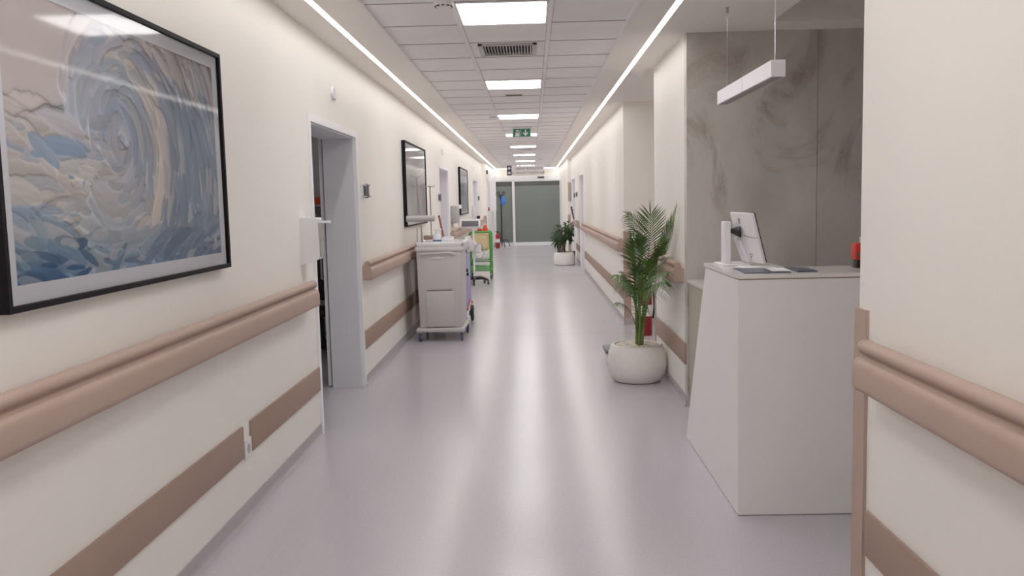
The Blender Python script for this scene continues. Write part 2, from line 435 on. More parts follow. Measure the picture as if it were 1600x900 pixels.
# doors -----------------------------------------------------------
def doorway(n, side, y0, y1, leaf=True):
    x = XL if side == 'L' else XR; s = 1 if side == 'L' else -1       # s: towards corridor
    r = struct_empty('door_%d' % n, (x, (y0 + y1) / 2, 0))
    f = MB(); w = 0.045; e = x + s * 0.012
    f.box(x - s * 0.02, e, y0 - w, y0 + 0.004, 0, DH + w, 0.003); f.box(x - s * 0.02, e, y1 - 0.004, y1 + w, 0, DH + w, 0.003)
    f.box(x - s * 0.02, e, y0, y1, DH - 0.004, DH + w, 0.003)
    f.build('door_frame', 'frame', r, smooth=False)
    j = MB(); d = x - s * (0.262 if side == 'L' else 0.305)
    j.box(x - s * .02, d, y0 - 0.002, y0 + 0.012, 0, DH); j.box(x - s * .02, d, y1 - 0.012, y1 + 0.002, 0, DH); j.box(x - s * .02, d, y0, y1, DH - 0.012, DH + .002)
    j.build('door_jamb', 'jamb', r, smooth=False)
    if leaf:
        l = MB(); l.box(d + s * 0.01, d + s * 0.05, y0 + 0.012, y1 - 0.012, 0.006, DH - 0.012, 0.002)
        lo = l.build('door_leaf', 'leaf_d', r, smooth=False)
        h = MB(); h.tube([(d + s * .05, y1 - 0.12, 1.0), (d + s * .09, y1 - 0.12, 1.0), (d + s * .09, y1 - 0.25, 1.0)], 0.009)
        h.build('door_handle', 'steel', lo)
    return r
d1 = doorway(1, 'L', *LD[0], leaf=False)
doorway(2, 'L', *LD[1]); doorway(3, 'L', *LD[2])
doorway(4, 'R', *RD[0]); doorway(5, 'R', *RD[1])
# sliding leaf of the near door, pushed back behind the wall
l = MB(); l.box(-1.722, -1.694, 7.085, 8.5, 0.012, 2.1, 0.002); lf = l.build('door_leaf', 'leaf_d', d1, smooth=False)
h = MB(); h.tube([(-1.722, 7.13, 1.15), (-1.75, 7.13, 1.15), (-1.75, 7.13, 0.9), (-1.722, 7.13, 0.9)], 0.008); h.build('door_handle', 'steel', lf)
# room beyond the near door
b = MB(); b.box(-4.6, -1.718, 9.6, 9.7, 0, ZC); b.box(-4.6, -4.5, 4.5, 9.7, 0, ZC); b.box(-4.6, -1.718, 4.4, 4.5, 0, ZC)
b.box(-4.6, -1.718, 4.4, 9.7, ZC, ZC + .06)
b.build('wall_side_room', 'room', kind='structure', smooth=False)

rl_ = thing('ceiling_light', 'plain ceiling light inside the side room, out of sight beyond the near doorway', 'light', (-2.9, 7.6, ZC - .03))
b = MB(); b.box(-3.2, -2.6, 7.3, 7.9, ZC - .012, ZC, .003); b.build('light_frame', 'tgrid', rl_)
b = MB(); b.box(-3.17, -2.63, 7.33, 7.87, ZC - .022, ZC - .011, .003); b.build('diffuser', 'led2', rl_)
# door in the far left bay
r = struct_empty('door_6', (-1.31, 27.2, 0))
f = MB(); f.box(-1.32, -1.295, 25.75, 25.82, 0, 2.2); f.box(-1.32, -1.295, 28.6, 28.67, 0, 2.2); f.box(-1.32, -1.295, 25.75, 28.67, 2.15, 2.22); f.build('door_frame', 'frame', r, smooth=False)
l = MB(); l.box(-1.32, -1.302, 25.82, 28.6, 0.005, 2.15, .002); l.build('door_leaf', 'leaf_d', r, smooth=False)

# sliding glass doors at the end
r = struct_empty('door_7', (-0.15, YE, 0))
f = MB()
f.box(-1.31, 1.0, YE - 0.06, YE + 0.14, 2.22, 2.37, 0.004)
f.box(-1.31, -1.25, YE - 0.02, YE + 0.1, 0, 2.22); f.box(0.985, 1.06, YE - 0.02, YE + 0.1, 0, 2.22)
f.build('door_frame', 'frame', r, smooth=False)
def glazed(x0, x1, y, st0, st1, nm):
    q = MB(); q.box(x0, x0 + st0, y, y + 0.05, 0.0, 2.22, .003); q.box(x1 - st1, x1, y, y + 0.05, 0.0, 2.22, .003)
    q.box(x0 + st0, x1 - st1, y, y + 0.05, 0.0, 0.11, .003); q.box(x0 + st0, x1 - st1, y, y + 0.05, 2.19, 2.22)
    o = q.build(nm, 'frame', r, smooth=False)
    q = MB(); q.box(x0 + st0, x1 - st1, y + 0.018, y + 0.03, 0.11, 2.04); q.build('glass_pane', 'dglass', o, smooth=False)
    q = MB(); q.box(x0 + st0, x1 - st1, y + 0.018, y + 0.03, 2.04, 2.19); q.build('glass_pane', 'dglass2', o, smooth=False)
glazed(-1.25, -0.62, YE + 0.02, 0.02, 0.03, 'fixed_leaf')
glazed(-0.66, 1.0, YE - 0.05, 0.085, 0.03, 'sliding_leaf')
q = MB(); q.box(0.22, 0.45, YE - 0.12, YE - 0.06, 2.29, 2.34, .012); q.build('motion_sensor', 'blk', r)
# room beyond the glass is not visible through the frosted panes; plain back wall
b = MB(); b.box(-1.6, 1.4, YE + 0.6, YE + 0.7, 0, ZC); b.build('wall_back.001', 'room', kind='structure', smooth=False)

# ------------------------------------------------------------------ lights
pn = thing('ceiling_light', '', 'light', (-0.15, LY[2] + P / 2, ZC), 'square light panels in the ceiling')
b = MB(); a = .275; c = P / 2
for q in [(-a, a, -c, -c + .022), (-a, a, c - .022, c), (-a, -a + .014, -c, c), (a - .014, a, -c, c)]: b.box(q[0], q[1], q[2], q[3], 0.002, 0.03, .002)
b.build('light_frame', 'tgrid', pn, local=True)
b = MB(); b.box(-a + .014, a - .014, -c + .022, c - .022, 0.006, 0.02, 0.004); b.build('diffuser', 'panel', pn, local=True)
names = {0: 'square ceiling light panel behind the viewer, furthest back of the row', 1: 'square ceiling light panel overhead, just behind the viewer',
         2: 'nearest and largest glowing square light panel, before the slotted air vent', 3: 'second glowing square light panel down the tiled ceiling, beyond the slotted vent',
         4: 'third glowing square light panel from the near end, beside a small smoke detector', 5: 'fourth glowing ceiling panel, partly hidden behind the green exit sign',
         6: 'fifth glowing ceiling panel, first one past the green exit sign', 7: 'sixth glowing ceiling panel, thin bright strip past the exit sign',
         8: 'seventh glowing ceiling panel, just above the hanging two line sign', 9: 'furthest ceiling light panel, mostly hidden behind the hanging sign'}
pn['label'] = names[2]
for k in range(len(LY)):
    if k in (0, 2): continue
    dup(pn, (-0.15, LY[k] + P / 2, ZC), names[k])

vt = thing('air_vent', 'nearest slotted air vent with dark fins in the middle ceiling tiles', 'vent', (-0.1525, VY[0] + 0.29, ZC))
b = MB(); hx, hy = .215, .235
for q in [(-hx, hx, -hy, -hy + .03), (-hx, hx, hy - .03, hy), (-hx, -hx + .035, -hy, hy), (hx - .035, hx, -hy, hy)]: b.box(q[0], q[1], q[2], q[3], -0.004, 0.02, .003)
b.build('vent_frame', 'ventm', vt, local=True)
b = MB(); b.box(-hx + .03, hx - .03, -hy + .03, hy - .03, 0.02, 0.028); b.build('vent_backing', 'slotd', vt, local=True, smooth=False)
rotm = Matrix.Rotation(math.radians(-12), 3, 'Y')
for i in range(16):
    x = -hx + .046 + i * (2 * hx - .092) / 15
    b = MB(); b.box(x - .003, x + .003, -hy + .03, hy - .03, 0.0, 0.02, rot=rotm); b.build('vent_fin', 'ventm', vt, local=True, smooth=False)
for lab, xc, yc, wd in [('thin dark strip drawn as tile gap shadow between second and third light panel', -.165, 9.5, .19), ('thin dark strip drawn as tile gap shadow just behind the exit sign and fourth panel', -.13, 15.6, .36), ('furthest thin dark strip drawn as tile gap shadow, between fifth and sixth light panel', -.13, 19.25, .34)]:
    sl = thing('tile_gap_shadow', lab, 'vent', (xc, yc, ZC), 'strips drawn as tile gap shadows')
    q = MB(); q.box(xc - wd / 2, xc + wd / 2, yc - .05, yc + .05, ZC + .004, ZC + .02, .003); q.build('gap_shadow_plate', 'ventm', sl, smooth=False)
    q = MB(); q.box(xc - wd / 2 + .01, xc + wd / 2 - .01, yc - .028, yc + .028, ZC + .002, ZC + .006); q.build('gap_shadow_strip', 'slotd', sl, smooth=False)  # dark strip stands for the shadow gap of a drooping tile
def strip(nm, lab, x0, x1, y0, y1, z=ZC + .006, m='led'):
    b = MB(); b.box(x0, x1, y0, y1, z, z + (.024 if z > ZC else .036)); o = b.build(nm, m, smooth=False); tag(o, lab, 'strip light', 'glowing light strips in the soffits'); return o
strip('strip_light', 'long glowing light strip along the left soffit above the pictures', -1.23, -1.19, YB, 29.98)
strip('strip_light', 'long glowing light strip along the right soffit towards the reception', 0.86, 0.90, YB, 29.98)
strip('strip_light', 'short glowing strip across the far end above the glass doors', -1.23, 0.90, 29.72, 29.76, ZC - .03, 'led2')

# pendant over the desk
pd = thing('pendant_light', 'white square section linear pendant lamp hung over the reception desk', 'lamp', (1.2, 4.9, 2.07))
b = MB(); b.box(1.168, 1.238, 4.3, 5.52, 2.072, 2.152, .002); ph = b.build('lamp_housing', 'pend', pd, smooth=False)
b = MB(); b.box(1.18, 1.226, 4.32, 5.5, 2.069, 2.0725); b.build('diffuser', 'pendd', ph, smooth=False)
b = MB(); b.box(1.1675, 1.2385, 4.88, 4.884, 2.0715, 2.1525); b.build('joint_line', 'greyp', ph, smooth=False)
for yy in (4.36, 5.4):
    b = MB(); b.cyl((1.203, yy, 2.152), (1.203, yy, ZC - .03), 0.0016, n=8); c_ = b.build('cable', 'chrome', pd)
    b = MB(); b.cyl((1.203, yy, ZC - .035), (1.203, yy, ZC), 0.007, 0.010, 12); b.build('cable_mount', 'steel', c_)
    b = MB(); b.cyl((1.203, yy, 2.152), (1.203, yy, 2.175), 0.005, 0.004, 10); b.build('cable_grip', 'chrome', c_)

# exit sign
es = thing('exit_sign', 'green emergency exit sign with white figure and down arrow under ceiling', 'sign', (-0.13, 13.6, ZC))
b = MB(); b.box(-0.26, 0.0, 13.59, 13.602, 2.50, 2.625, .002); b.build('sign_board', 'sgreen', es, smooth=False)
b = MB(); b.box(-0.275, 0.015, 13.603, 13.608, 2.492, 2.632); b.build('acrylic_edge', 'acr', es, smooth=False)
b = MB(); b.box(-0.285, 0.025, 13.57, 13.63, 2.622, ZC + .004, .003); b.build('sign_housing', 'white', es)
yp = 13.588
b = MB()
b.box(-0.145, -0.14, yp, yp + .002, 2.505, 2.62)                       # divider
b.prism([(-0.235, 2.505), (-0.165, 2.505), (-0.165, 2.60), (-0.172, 2.605), (-0.176, 2.57), (-0.19, 2.555), (-0.21, 2.565), (-0.218, 2.60), (-0.222, 2.56)], yp, yp + .002, 'Y')
b.cyl((-0.197, yp, 2.592), (-0.197, yp + .002, 2.592), .014, n=16)
b.build('running_figure', 'white', es, smooth=False)
b = MB(); b.prism([(-0.07, 2.508), (-0.028, 2.555), (-0.034, 2.563), (-0.06, 2.553), (-0.06, 2.605), (-0.08, 2.605), (-0.08, 2.553), (-0.106, 2.563), (-0.112, 2.555)], yp, yp + .002, 'Y'); b.build('down_arrow', 'white', es, smooth=False)

# smoke detectors
sd = thing('smoke_detector', 'nearest white domed smoke detector on grid beside first light', 'smoke detector', (-0.475, 5.05, ZC), 'smoke detectors')
b = MB(); b.lathe([(0.056, 0.012), (0.056, -0.012), (0.05, -0.022), (0.034, -0.034), (0.018, -0.040), (0.0, -0.041)], n=28); b.build('detector_body', 'white', sd, local=True)
b = MB()
for i in range(10):
    an = 2 * PI * i / 10
    b.box(-.009, .009, -.0495, -.0435, -.028, -.021, rot=Matrix.Rotation(an, 3, 'Z'), piv=(0, 0, 0))
b.build('detector_slots', 'slotd', sd, local=True, smooth=False)
dup(sd, (-0.475, 11.6, ZC), 'small smoke detector on grid left of the third light panel')
dup(sd, (-0.56, 23.4, ZC), 'far smoke detector left of the seventh light panel')
dup(sd, (0.25, 23.4, ZC), 'far smoke detector right of the seventh light panel')

# hanging sign
hs = thing('hanging_sign', 'wide pale two line department sign hanging before the glass doors', 'sign', (-0.1, 27.5, ZC))
b = MB(); b.box(-0.60, 0.42, 27.49, 27.51, 2.305, 2.615, .003); b.build('sign_board', 'signw', hs, smooth=False)
b = MB(); b.box(-0.755, -0.605, 27.485, 27.512, 2.33, 2.635, .05, 4); nb = b.build('pictogram_tab', 'navyd', hs)
b = MB()
for zz in (2.55, 2.41): b.cyl((-0.68, 27.4815, zz), (-0.68, 27.486, zz), 0.042, n=20)
b.build('pictogram', 'white', nb)
MX = lambda x, y, z: Matrix.Translation((x, y, z)) @ Matrix.Rotation(PI / 2, 4, 'X')
text_mesh('HJEKIM RIVOLICUSI', 0.10, 'lettering', 'ink', hs, MX(-0.06, 27.488, 2.53))
text_mesh('01. FIHALNI TURIZMA ICJE', 0.09, 'lettering', 'ink', hs, MX(-0.09, 27.488, 2.40))
for xx in (-0.35, 0.05):
    b = MB(); b.box(xx - .03, xx + .03, 27.495, 27.505, 2.61, ZC, .002); b.build('hanger', 'white', hs, smooth=False)

# ------------------------------------------------------------------ handrails, bumpers, guards
PROF = [(0, .885), (.072, .885), (.085, .888), (.0915, .896), (.0925, .908), (.0915, .958), (.089, .972), (.083, .982), (.073, .988), (.064, .991), (.060, .996), (.062, 1.001),
        (.070, 1.006), (.077, 1.013), (.079, 1.022), (.076, 1.032), (.068, 1.039), (.055, 1.042), (.040, 1.040), (.028, 1.032), (.022, 1.020), (.018, 1.005), (.012, .995), (0, .992)]
def rail(label, x, s, y0, y1, cap0=True, cap1=True):
    t = thing('handrail', label, 'handrail', (x, (y0 + y1) / 2, 0.885), 'padded handrails along the corridor walls')
    b = MB(); b.prism([(x + s * d, z) for d, z in PROF], y0 + (.028 if cap0 else 0), y1 - (.028 if cap1 else 0), 'Y')
    me = b.build('bumper_rail', 'rail', t)
    for on, yy, dr in ((cap0, y0 + .028, -1), (cap1, y1 - .028, 1)):
        if not on: continue
        b = MB(); cx, cz = .04, .96; rings = []
        for (sc, off) in [(1.0, 0.0), (1.025, 0.002), (1.025, 0.014), (0.99, 0.022), (0.90, 0.028)]:
            rings.append([b.bm.verts.new((x + s * max(0.0, cx + (d - cx) * sc), yy + dr * off, cz + (z - cz) * sc)) for d, z in PROF])
        for A, B in zip(rings, rings[1:]):
            for i in range(len(A)): b.bm.faces.new((A[i], A[(i + 1) % len(A)], B[(i + 1) % len(A)], B[i]))
        b.bm.faces.new(rings[-1]); b.build('end_cap', 'rail', t)
    return t
rail('long beige padded handrail under the big wave picture, nearest on the left', XL, 1, YB, 5.34, cap0=False)
rail('beige handrail on left wall running behind the grey trolley past the near doorway', XL, 1, 7.14, 13.3)
rail('beige handrail on left wall beyond the second doorway under the far picture', XL, 1, 14.98, 20.95)
rail('furthest beige handrail on left wall before the coat stand', XL, 1, 22.9, 25.0)
rail('beige handrail on the near right wall, large in the right corner', XR, -1, YB, 2.74, cap0=False)
rail('short beige handrail on the pier behind the tall palm', XR, -1, 6.30, 7.78)
rail('long beige handrail on the right wall beyond the alcove, towards the far plant', XR, -1, 10.3, 18.1)
rail('short far beige handrail between two doors on right wall behind the bushy plant', XR, -1, 19.9, 21.6)

def bump(label, x, s, y0, y1):
    b = MB(); b.box(x, x + s * 0.014, y0, y1, 0.302, 0.457, .005, 2)
    return tag(b.build('wall_bumper', 'bumper'), label, 'wall bumper', 'brown wall protection strips')
bump('brown wall bumper strip near left, before the socket', XL, 1, YB, 4.055)
bump('short brown wall bumper strip between the socket and the near doorway', XL, 1, 4.172, 5.57)
bump('brown wall bumper strip on left wall behind the grey trolley', XL, 1, 7.13, 13.3)
bump('brown wall bumper strip on left wall beyond the second doorway', XL, 1, 14.98, 20.95)
bump('furthest brown wall bumper strip on the left wall', XL, 1, 22.9, 25.0)
bump('brown wall bumper strip low on the near right wall', XR, -1, YB, 2.82)
bump('short brown wall bumper strip on the pier by the palm pot', XR, -1, 6.21, 7.76)
bump('long brown wall bumper strip on right wall past the alcove', XR, -1, 10.45, 18.1)
bump('short brown wall bumper strip between two far doors on the right', XR, -1, 19.9, 21.6)

def guard(label, x, y, sx, sy, w=0.06, zt=1.12, t=0.006):
    # L shaped corner guard: face on the corridor side (along y) and face on the end of the wall
    b = MB()
    pts = [(x, y), (x + sx * t * -1, y)]
    X0 = x - sx * t; Y_0 = y - sy * t
    b.prism([(X0, Y_0), (X0, y + sy * w), (x, y + sy * w), (x, y), (x + sx * w, y), (x + sx * w, Y_0)], 0.0, zt, 'Z')
    return tag(b.build('corner_guard', 'rail', smooth=False), label, 'corner guard', 'brown corner guards')
guard('brown vertical corner guard at the edge of the near right wall', XR, 2.925, 1, -1, 0.085, t=0.012)
guard('brown corner guard at the far edge of the pier behind the palm', XR, 7.80, 1, -1)
guard('wide brown corner guard where the right wall restarts past the alcove', XR, 10.38, 1, 1, 0.075)
guard('brown corner guard on the far left corner near the red call point', -1.31, 25.1, -1, 1, 0.07)
guard('brown corner guard at the far right pilaster behind the bushy plant', 1.0, 24.0, 1, 1, 0.07)

# ------------------------------------------------------------------ pictures
def wave_print(W, Hh, seed=3):
    rng = np.random.default_rng(seed); asp = 1.55 / 0.84
    yy, xx = np.mgrid[0:Hh, 0:W]; u = xx / (W - 1.0); v = yy / (Hh - 1.0)
    ex, ey = 0.415, 0.53
    def sm(a, b, t): t = np.clip((t - a) / (b - a), 0, 1); return t * t * (3 - 2 * t)
    def noise(n):
        out = np.zeros((Hh, W)); amp = 1
        for k in range(4):
            gx, gy = n * 2 ** k, max(2, int(n * 2 ** k / asp)); G = rng.random((gy + 2, gx + 2))
            X = u * gx; Y = v * gy; i = X.astype(int); j = Y.astype(int); fx = X - i; fy = Y - j
            fx = fx * fx * (3 - 2 * fx); fy = fy * fy * (3 - 2 * fy)
            out += amp * ((G[j, i] * (1 - fx) + G[j, i + 1] * fx) * (1 - fy) + (G[j + 1, i] * (1 - fx) + G[j + 1, i + 1] * fx) * fy); amp *= .5
        return out / 1.875
    C = lambda r, g, b_: np.array([r, g, b_], float)[None, None]
    nz = noise(5); nz2 = noise(9); nz3 = noise(26)
    dx = (u - ex) * asp * .92; dy = (v - ey); r = np.sqrt(dx * dx + dy * dy); th = np.arctan2(dy, dx)
    base = np.ones((Hh, W, 3)) * C(192, 184, 182)
    def blend(c, a):
        nonlocal base
        base = base * (1 - a[..., None]) + c * a[..., None]
    crest = v - (0.78 + .12 * np.sin(u * 4.2 - .4)) + .12 * (nz - .5)
    blend(C(146, 152, 170), sm(.10, .0, np.abs(crest)) * sm(.18, .34, u) * .9)
    blend(C(172, 180, 194), sm(.50, .3, r) * .9)
    blend(C(152, 166, 186), sm(.18, .06, np.abs(r - .16)) * sm(-.9, .2, np.cos(th)) * .7)
    blend(C(212, 203, 194), sm(.075, .0, np.abs(r - .36 - .08 * (nz - .5))) * sm(-1.4, -.6, th) * sm(2.2, 1.4, th) * .9)
    blend(C(128, 146, 168), sm(.42, .50, r + .08 * (nz - .5)) * sm(.5, .62, u) * sm(.98, .66, v - .5 * (u - .78)) * .95)
    blend(C(174, 168, 168), sm(.72, .95, v + .1 * (nz - .5)) * sm(.6, .8, u) * .85)
    blend(C(206, 200, 194), sm(.16, .0, np.abs(v - .33 - .10 * u - .05 * (nz - .5))) * sm(.6, .3, u) * .75)
    blend(C(122, 152, 184), sm(.045, .0, np.abs(v - .47 + .08 * u - .10 * (nz - .5))) * sm(.36, .16, u) * .95)
    blend(C(136, 160, 188), sm(.08, .0, np.abs(v - .25 + .25 * u)) * sm(.3, .1, u) * .9)
    blend(C(118, 146, 170), sm(.25, .10, v + .10 * (nz - .5) + .10 * u) * .9)
    blend(C(58, 92, 134), sm(.15, .03, v + .14 * (nz2 - .5) + .20 * np.abs(u - .12)) * .97)
    blend(C(96, 118, 148), sm(.2, .03, v + .1 * (nz2 - .5)) * sm(.45, .7, u) * .85)
    col = base.copy(); ht = noise(4) * 2.2
    calm = sm(.50, .64, v) * sm(.36, .16, u) + sm(.93, 1.0, v)
    stages = [(300, .18, .34, .22, .36), (420, .09, .20, .18, .32), (230, .04, .09, .2, .34)]
    for si, (cnt, la, lb, wa, wb) in enumerate(stages):
        for it in range(cnt):
            Lr = rng.uniform(la, lb); wr = Lr * rng.uniform(wa, wb)
            cu, cv = rng.random(), rng.random()
            if si == 2 and not (cv < .22 or abs(cv - .78) < .13 or rng.random() < .35): continue
            if calm[int(cv * (Hh - 1)), int(cu * (W - 1))] > .3 + .4 * rng.random(): continue
            ddx = (cu - ex) * asp * .92; ddy = cv - ey; rr = math.hypot(ddx, ddy); tt = math.atan2(ddy, ddx)
            left = cu < .36 and cv < .6
            ang = tt + math.pi / 2 + 0.18; curv = .5 / max(rr, .14)
            if left: ang = -.16 + .9 * (cu - .12) + .22 * rng.normal(); curv = -.6
            elif cv < .2: ang = .26 + .2 * rng.normal(); curv = -.8
            else: ang += .12 * rng.normal()
            if wr > .55 * rr + .02: wr = .55 * rr + .02
            if cv < .12: wr *= .75
            c0, s0 = math.cos(ang), math.sin(ang); px = Lr * 1.25
            i0, i1 = int(max(0, (cu * asp - px) / asp * W)), int(min(W, (cu * asp + px) / asp * W + 1)); j0, j1 = int(max(0, (cv - px) * Hh)), int(min(Hh, (cv + px) * Hh + 1))
            if i1 - i0 < 3 or j1 - j0 < 3: continue
            X = (u[j0:j1, i0:i1] - cu) * asp; Y = v[j0:j1, i0:i1] - cv
            s_ = X * c0 + Y * s0; t_ = -X * s0 + Y * c0 - curv * s_ * s_
            rag = (nz2[j0:j1, i0:i1] - .5) * 1.2 + (nz3[j0:j1, i0:i1] - .5) * .7
            e = s_ / Lr + .35 * rag
            w = wr * np.clip(1 - np.abs(e) ** 2.6, 0, 1) ** .6 * (1 + .5 * rag)
            q = t_ / np.maximum(w, 1e-4); m = (np.abs(q) < 1) & (w > 2e-3)
            if not m.any(): continue
            k = int(min(Hh - 1, max(0, cv * Hh + rng.normal() * 4))), int(min(W - 1, max(0, cu * W + rng.normal() * 5)))
            cc = base[k] * rng.uniform(.95, 1.05) + rng.normal(0, 1.2, 3) + rng.normal(0, 4); x_ = rng.random()
            if x_ < .14: cc = cc * .5 + np.array([210, 204, 198]) * .5
            elif x_ < .26: cc = cc * .6 + np.array([132, 154, 182]) * .4
            soft = np.clip((1 - np.abs(q)) * 6, 0, 1)
            al = (m * .9 * soft)[..., None]
            streak = (1 + .016 * np.sin(q * 9 + nz3[j0:j1, i0:i1] * 6) + .05 * q)[..., None]
            sub = col[j0:j1, i0:i1]; col[j0:j1, i0:i1] = sub * (1 - al) + cc[None, None] * streak * al
            hs_ = ht[j0:j1, i0:i1]
            hn = hs_.mean() + wr * 34 * (.35 - .55 * q) * .5 + .5
            ht[j0:j1, i0:i1] = np.where(m, hn * .8 + hs_ * .2, hs_)
    for _ in range(1):
        hp = np.pad(ht, 1, mode='edge'); ht = (hp[1:-1, 1:-1] * 4 + hp[:-2, 1:-1] + hp[2:, 1:-1] + hp[1:-1, :-2] + hp[1:-1, 2:]) / 8
    gy, gx = np.gradient(ht); sh = np.tanh((-gx * .5 - gy * .9) * -1.3 * 1.0)
    hb = ht.copy()
    for _ in range(14):
        hp = np.pad(hb, 1, mode='edge'); hb = (hp[:-2, 1:-1] + hp[2:, 1:-1] + hp[1:-1, :-2] + hp[1:-1, 2:]) / 4
    by, bx = np.gradient(hb); s2 = np.tanh((bx * .5 + by * .9) * 2.6)
    sh = np.where(sh > 0, sh * .13, sh * .34) + s2 * .13
    col = col * (1 + sh[..., None]) * (1.0 + .05 * (nz[..., None] - .5))
    gr = col.mean(-1, keepdims=True); col = gr + (col - gr) * .95
    return np.clip((col - 150) * 1.14 + 154, 8, 250)

def print_mesh(name, arr, x, y0, y1, z0, z1, parent, rough=0.8):
    Hh, W, _ = arr.shape; o = ORG[parent.name]
    ys = np.linspace(y0, y1, W + 1); zs = np.linspace(z0, z1, Hh + 1)
    co_ = np.zeros((Hh + 1, W + 1, 3)); co_[..., 0] = x; co_[..., 1] = ys[None]; co_[..., 2] = zs[:, None]; co_ -= np.array(o)
    idx = np.arange((Hh + 1) * (W + 1)).reshape(Hh + 1, W + 1)
    fs = np.stack([idx[:-1, :-1], idx[:-1, 1:], idx[1:, 1:], idx[1:, :-1]], -1).reshape(-1, 4)
    me = bpy.data.meshes.new(name); me.vertices.add(len(co_.reshape(-1, 3))); me.vertices.foreach_set('co', co_.reshape(-1))
    n = len(fs); me.loops.add(n * 4); me.polygons.add(n)
    me.loops.foreach_set('vertex_index', fs.reshape(-1)); me.polygons.foreach_set('loop_start', np.arange(n) * 4); me.update(calc_edges=True)
    a = arr / 255.0; lin = np.where(a <= .04045, a / 12.92, ((a + .055) / 1.055) ** 2.4)
    pad = np.pad(lin, ((0, 1), (0, 1), (0, 0)), mode='edge')
    vc = np.concatenate([pad, np.ones(pad.shape[:2] + (1,))], -1).reshape(-1)
    at = me.color_attributes.new('ink', 'FLOAT_COLOR', 'POINT'); at.data.foreach_set('color', vc)
    m = bpy.data.materials.new(name + '_print'); m.use_nodes = True; nt = m.node_tree
    an = nt.nodes.new('ShaderNodeAttribute'); an.attribute_name = 'ink'; bs = nt.nodes['Principled BSDF']; bs.inputs['Roughness'].default_value = rough
    nt.links.new(an.outputs['Color'], bs.inputs['Base Color']); me.materials.append(m)
    ob = bpy.data.objects.new(name, me); COL.objects.link(ob); ob.parent = parent; ORG[ob.name] = o
    return ob

def picture(label, y0, y1, z0, z1, arr, mount, tilt=0.0):
    t = thing('framed_picture', label, 'picture', (XL, (y0 + y1) / 2, z0), 'framed pictures on the left wall')
    x0, x1, w = XL + .001, XL + 0.042, 0.018
    b = MB(); b.box(x0, x1, y0, y0 + w, z0, z1, .001, 1); b.box(x0, x1, y1 - w, y1, z0, z1, .001, 1); b.box(x0, x1, y0 + w, y1 - w, z0, z0 + w, .001, 1); b.box(x0, x1, y0 + w, y1 - w, z1 - w, z1, .001, 1)
    b.box(x0, x0 + .006, y0 + w, y1 - w, z0 + w, z1 - w)
    b.build('picture_frame', 'pframe', t, smooth=False)
    xm = XL + 0.026
    b = MB(); b.box(xm - .004, xm, y0 + w, y1 - w, z0 + w, z0 + w + mount); b.box(xm - .004, xm, y0 + w, y1 - w, z1 - w - mount, z1 - w)
    b.box(xm - .004, xm, y0 + w, y0 + w + mount, z0 + w + mount, z1 - w - mount); b.box(xm - .004, xm, y1 - w - mount, y1 - w, z0 + w + mount, z1 - w - mount)
    b.build('mount', 'mountw', t, smooth=False)
    print_mesh('art_print', arr, xm - .003, y0 + w + mount, y1 - w - mount, z0 + w + mount, z1 - w - mount, t)
    b = MB(); b.face([(XL + .034, y0 + w, z0 + w), (XL + .034, y1 - w, z0 + w), (XL + .034, y1 - w, z1 - w), (XL + .034, y0 + w, z1 - w)])
    b.build('glass_pane', 'glass', t, smooth=False)
    if tilt: t.rotation_euler = (0, tilt, 0)
    return t
picture('large black framed wave picture in thick blue and cream paint, nearest', 2.235, 3.93, 1.235, 2.185, wave_print(560, 304), 0.052)
def pale(W, Hh, seed):
    rng = np.random.default_rng(seed); v = np.linspace(0, 1, Hh)[:, None]; u = np.linspace(0, 1, W)[None]
    g = 176 + 10 * np.sin(u * 9 + 2 * np.sin(v * 4)) + 8 * np.sin(v * 7 + u * 3) + rng.normal(0, 2, (Hh, W)) - 22 * np.exp(-((v - .5) / .12) ** 2)
    return np.stack([g, g + 1, g + 4], -1).clip(60, 240)
picture('black framed pale grey picture between the near doorway and the second', 9.62, 11.48, 1.25, 2.205, pale(60, 34, 1), 0.052, tilt=0.0)
picture('furthest black framed picture with grey print beyond second doorway', 17.0, 19.0, 1.27, 2.205, pale(60, 34, 5), 0.052)

# ------------------------------------------------------------------ small wall fittings, left
wb = thing('elbow_dispenser', 'white elbow lever soap dispenser left of the near doorway', 'dispenser', (XL, 5.34, 1.145))
b = MB(); b.prism([(XL, 1.145), (XL + .105, 1.178), (XL + .11, 1.19), (XL + .11, 1.425), (XL + .105, 1.432), (XL, 1.434)], 5.28, 5.39, 'Y'); b.build('dispenser_body', 'white', wb, smooth=False)
b = MB(); b.box(XL + .108, XL + .128, 5.30, 5.37, 1.30, 1.40, .006); b.box(XL + .108, XL + .122, 5.31, 5.36, 1.19, 1.30, .005); b.build('pump', 'greyp', wb)
b = MB(); b.box(XL + .095, XL + .178, 5.315, 5.352, 1.396, 1.412, .005); b.box(XL + .095, XL + .115, 5.31, 5.358, 1.40, 1.43, .006)
b.build('elbow_lever', 'white', wb)

sp = thing('wall_speaker', 'small round white fitting high above the near doorway', 'wall fitting', (XL, 6.33, 2.307), 'round fittings above the doors')
b = MB(); b.lathe([(0.048, 0.0), (0.048, 0.010), (0.040, 0.016), (0.040, 0.010), (0.026, 0.012), (0.0, 0.018)], n=28, axis='X'); b.build('fitting_body', 'white', sp, local=True)
b = MB(); b.box(.012, .022, -.016, .016, -.045, -.030, .004); b.build('fitting_tab', 'greyp', sp, local=True)
dup(sp, (XL, 13.98, 2.325), 'small round white fitting above the second left doorway')
dup(sp, (XL, 21.5, 2.33), 'tiny round white fitting above the third left doorway')

